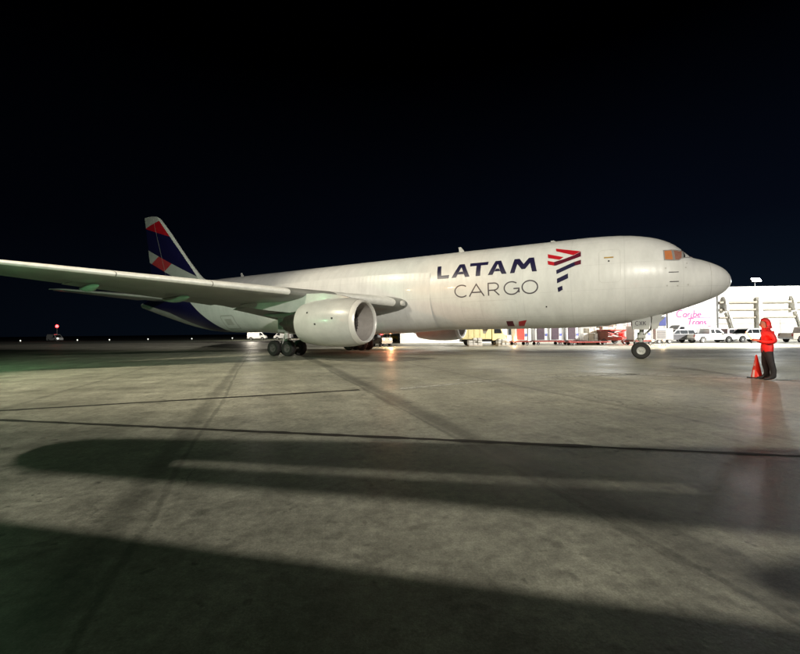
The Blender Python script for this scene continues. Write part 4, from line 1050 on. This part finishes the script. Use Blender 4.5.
# ------------------------------------------------------------------ green wing-tip lamp throws its colour on the apron
lamp('wing_tip_green', 'POINT', (-25.2, 13.4, 5.0), 2300, (.34, 1.0, .44), None, .10)

# ------------------------------------------------------------------ ramp worker and cone
P0 = Vector((11.74, 12.82, 0)); PS = 1.04
pw = thing('person', 'ramp worker in red jacket and dark trousers holding a glowing wand by the cone', 'person', P0, R(-30), scale=PS)
def skinned(name, joints, edges, mats, parent, pick, root=0, sub=2):
    me = bpy.data.meshes.new(name); ks = list(joints)
    me.from_pydata([joints[k][0] for k in ks], [(ks.index(a), ks.index(b)) for a, b in edges], [])
    o = bpy.data.objects.new(name, me); COL.objects.link(o)
    o.modifiers.new('skin', 'SKIN').use_smooth_shade = True
    sv = me.skin_vertices[0].data
    for i, k in enumerate(ks):
        r = joints[k][1]; sv[i].radius = r if isinstance(r, tuple) else (r, r); sv[i].use_root = (i == root)
    m = o.modifiers.new('sub', 'SUBSURF'); m.levels = sub; m.render_levels = sub
    dg = bpy.context.evaluated_depsgraph_get(); dg.update()
    nm = bpy.data.meshes.new_from_object(o.evaluated_get(dg)); nm.name = name
    bpy.data.objects.remove(o)
    nm.materials.clear()
    for q in mats: nm.materials.append(MATS[q])
    for p in nm.polygons: p.material_index = pick(p.center); p.use_smooth = True
    ob = bpy.data.objects.new(name, nm); COL.objects.link(ob); ob.parent = parent
    return ob
J = {'pel': ((0, 0, .96), (.185, .155)), 'wst': ((.015, 0, 1.14), (.19, .16)), 'chs': ((.0, 0, 1.36), (.215, .17)), 'upc': ((-.01, 0, 1.49), (.17, .13)),
     'nck': ((-.03, 0, 1.60), .07), 'jaw': ((-.065, 0, 1.675), (.085, .085)), 'skl': ((-.055, 0, 1.77), (.10, .105)), 'crn': ((-.04, 0, 1.85), (.065, .07)),
     'nose': ((-.175, 0, 1.70), .018)}
ED = [('pel', 'wst'), ('wst', 'chs'), ('chs', 'upc'), ('upc', 'nck'), ('nck', 'jaw'), ('jaw', 'skl'), ('skl', 'crn'), ('jaw', 'nose')]
for s, n_ in ((1, 'l'), (-1, 'r')):
    fx = .05 * s
    J.update({n_ + 'hip': ((.0, s * .10, .90), .125), n_ + 'kne': ((.02 - fx, s * .12, .50), .088), n_ + 'clf': ((.06 - fx, s * .12, .32), .082), n_ + 'ank': ((.07 - fx, s * .125, .10), .062), n_ + 'hel': ((.09 - fx, s * .125, .05), .05), n_ + 'bal': ((-.10 - fx, s * .14, .045), .048), n_ + 'toe': ((-.18 - fx, s * .145, .04), .036),
              n_ + 'shl': ((.0, s * .19, 1.46), .095), n_ + 'bic': ((.09, s * .27, 1.32), .085), n_ + 'elb': ((.14, s * .29, 1.18), .072), n_ + 'frm': ((-.03, s * .24, 1.16), .066), n_ + 'wri': ((-.20, s * .15, 1.20), .042)})
    ED += [('pel', n_ + 'hip'), (n_ + 'hip', n_ + 'kne'), (n_ + 'kne', n_ + 'clf'), (n_ + 'clf', n_ + 'ank'), (n_ + 'ank', n_ + 'hel'), (n_ + 'ank', n_ + 'bal'), (n_ + 'bal', n_ + 'toe'),
           ('upc', n_ + 'shl'), (n_ + 'shl', n_ + 'bic'), (n_ + 'bic', n_ + 'elb'), (n_ + 'elb', n_ + 'frm'), (n_ + 'frm', n_ + 'wri')]
def bodypick(c):
    if c.z < .13: return 3
    if c.z < .885: return 1
    if c.z > 1.60: return 2
    return 0
skinned('body', J, ED, ['hivis_red', 'trouser_black', 'skin_tone', 'boot_black'], pw, bodypick)
# jacket hem, tape, hood, ear defenders, hands
mb = MB(); rings = []
for z, x, rx, ry in [(1.585, .015, .13, .15), (1.64, .01, .115, .125), (1.70, .0, .115, .118), (1.77, -.015, .122, .122), (1.83, -.025, .115, .115), (1.875, -.03, .088, .088), (1.90, -.03, .045, .045)]:
    rings.append([(x + rx * math.cos(R(a)), ry * math.sin(R(a)), z) for a in [-98 + 7.84 * k for k in range(26)]] if z < 1.80 else [(x + rx * math.cos(R(-178 + 14.24 * k)), ry * math.sin(R(-178 + 14.24 * k)), z) for k in range(26)])
mb.loft(rings, caps=False, closed=False); mb.build('hood', 'hivis_red', pw, 60)
MB().tube([(.02, -.13, 1.58), (.03, 0, 1.60), (.02, .13, 1.58)], .055, 10).build('collar', 'hivis_red', pw, 40)
for s in (1, -1):
    h = {'w': ((-.19, s * .155, 1.20), .032), 'p': ((-.25, s * .125, 1.215), (.04, .026)), 'k': ((-.29, s * .105, 1.222), (.038, .022))}
    he = [('w', 'p'), ('p', 'k')]
    for i in range(4):
        dz = .030 - i * .020; ln = (.9, 1.0, .95, .75)[i]
        h['f%d' % i] = ((-.325 * 1, s * (.098), 1.222 + dz), .0095); h['g%d' % i] = ((-.325 - .028 * ln, s * .075, 1.215 + dz), .009); h['h%d' % i] = ((-.315 - .025 * ln, s * .050, 1.208 + dz), .008)
        he += [('k', 'f%d' % i), ('f%d' % i, 'g%d' % i), ('g%d' % i, 'h%d' % i)]
    h['t0'] = ((-.245, s * .09, 1.245), .012); h['t1'] = ((-.285, s * .062, 1.258), .010); h['t2'] = ((-.315, s * .055, 1.255), .009); he += [('p', 't0'), ('t0', 't1'), ('t1', 't2')]
    skinned('hand', h, he, ['skin_tone'], pw, lambda c: 0, sub=1)
tp = lambda z, r: MB().lathe([(z, r), (z + .05, r)], (.01, 0, 0), 'z', 24).build('reflective_band', 'reflective_tape', pw, 40)
# glowing wand, held in front
wd = thing('marshalling_wand', 'glowing orange-red wand in the hands of the ramp worker', 'wand', P0 + Matrix.Rotation(R(-30), 3, 'Z') @ Vector((-.345 * PS, .0, 1.22 * PS)), R(-30))
MB().tube([(.0, .085, -.10), (.0, .07, .03)], .017, 10).build('handle', 'black_plastic', wd, 40)
MB().tube([(0, .07, .03), (-.10, .05, .20), (-.14, .04, .27)], [.022, .022, .012], 12).build('light_tube', 'wand_glow', wd, 40)
lamp('wand_lamp', 'POINT', P0 + Vector((-.50, -.25, 1.36)), 20, (1.0, .10, .05), None, .05)
cn = thing('traffic_cone', 'red traffic cone with a painted pale edge highlight standing beside the ramp worker', 'traffic cone', (11.78, 13.25, 0), R(12))
MB().box(-.19, .19, -.19, .19, 0, .04).build('base', 'black_plastic', cn, bevel=.012)
MB().lathe([(.04, .150), (.28, .108)], (0, 0, 0), 'z', 28).build('lower_cone', 'cone_orange', cn, 40)
MB().lathe([(.28, .110), (.42, .085)], (0, 0, 0), 'z', 28).build('collar', 'cone_orange', cn, 40)
MB().lathe([(.42, .083), (.76, .026), (.775, .015), (.775, .002)], (0, 0, 0), 'z', 28).build('upper_cone', 'cone_orange', cn, 40)
for s in (1,): MB().add([(-.148, -.03, .05), (-.148, .03, .05), (-.026, .012, .74), (-.026, -.012, .74)], [(0, 1, 2, 3)]).build('edge_highlight', 'cone_highlight', cn)  # pale strip paints an edge highlight onto the cone

# ------------------------------------------------------------------ unseen things added behind the photographer, shaped to throw the long shadows
kz = 3.5; kk = kz / (KEY[2] - kz)
back = lambda gx, gy: ((gx + KEY[0] * kk) / (1 + kk), (gy + KEY[1] * kk) / (1 + kk))
ac = thing('shadow_airplane', 'unseen high-winged airplane added behind the photographer to cast the shadow bands', 'airplane', (0, 0, 0))  # added shadow caster, its wing outline traced back from the shadow edges
def plank(name, pts, parent):
    q = [back(*p) for p in pts]; mb = MB(); n = len(q)
    mb.add([(x, y, kz + .008) for x, y in q] + [(x, y, kz - .008) for x, y in q], [tuple(range(n)), tuple(range(2 * n - 1, n - 1, -1))] + [(i, n + i, n + (i + 1) % n, (i + 1) % n) for i in range(n)])
    return mb.build(name, 'wing_grey', parent)
plank('wing', [(-4.3, 6.42), (-4.95, 6.42), (-5.3, 6.25), (-5.42, 5.95), (-5.3, 5.5), (-5.0, 5.15), (-4.6, 4.93), (-2.95, 4.56), (-2.95, 5.27), (0, 4.73), (3.0, 4.21), (3.05, 4.09), (11.2, 3.35), (11.2, 4.9), (0, 6.04)], ac)
plank('flap', [(-2.945, 5.10), (-2.945, 4.555), (0, 3.96), (1.72, 3.5), (3.14, 3.18), (11.2, .9), (11.2, 3.345), (3.05, 4.085), (0, 4.57)], ac)
mb = MB(); mb.loft([[(3.95 + a, -4.05 + .20 * r * math.cos(t), 3.04 + .10 * r * math.sin(t)) for t in [2 * math.pi * k / 16 for k in range(16)]] for a, r in [(-.95, .05), (-.85, .5), (-.5, .85), (0, 1), (.8, 1), (1.6, .9), (2.4, .6), (2.9, .1)]])
mb.build('wing_tank', 'nacelle_white', ac, 40)  # added pod, shaped to cast the dark patch at lower right
bx_, by_ = back(11.2, 3.0)
mb = MB(); rings = []
for y, w, z0, z1 in [(2.2, .05, 1.9, 2.0), (1.6, .45, 1.5, 2.4), (.4, .75, 1.1, 2.8), (-1, .85, 1.0, 3.4), (-5, .85, 1.0, 3.45), (-7, .7, 1.2, 3.2), (-11, .25, 2.0, 2.9), (-12.5, .05, 2.5, 2.8)]:
    rings.append([(bx_ + .9 + w * math.cos(a), by_ + 3.2 + y, (z0 + z1) / 2 + (z1 - z0) / 2 * math.sin(a)) for a in [2 * math.pi * k / 20 for k in range(20)]])
mb.loft(rings); mb.build('fuselage', 'nacelle_white', ac, 40)
MB().prism([(by_ - 6.6, 2.8), (by_ - 9.3, 2.9), (by_ - 9.5, 5.0), (by_ - 8.6, 5.0)], bx_ + .82, bx_ + .98, plane='yz').build('vertical_fin', 'nacelle_white', ac)
MB().box(bx_ - 2.2, bx_ + 4.0, by_ - 9.4, by_ - 8.2, 2.75, 2.85).build('tailplane', 'nacelle_white', ac)
for x, y in [(bx_ - .7, by_ + .2), (bx_ + 2.5, by_ + .2), (bx_ + .9, by_ + 4.2)]:
    MB().tube([(bx_ + .9, y, 1.3), (x, y, .36)], .06, 8).build('gear_leg', 'gear_paint', ac, 40); wheel(ac, x, y + .001, .34, .22)
tq = thing('shadow_box', 'unseen plain box on wheels added beside the photographer to cast the nearest shadow', 'trailer', (.72, -2.12, 0), math.atan2(-.24, 1))  # added unseen box that shades the ground nearest the camera
MB().box(-9.5, 7.0, -2.4, 0, .75, 2.23).build('box', 'container_white', tq, bevel=.02)
MB().box(-9.2, 6.7, -2.2, -.2, .5, .748).build('chassis', 'black_plastic', tq)
for x in (-8, -6.9, 4.6, 5.7):
    for y in (-.25, -2.15): wheel(tq, x, y, .42, .26)
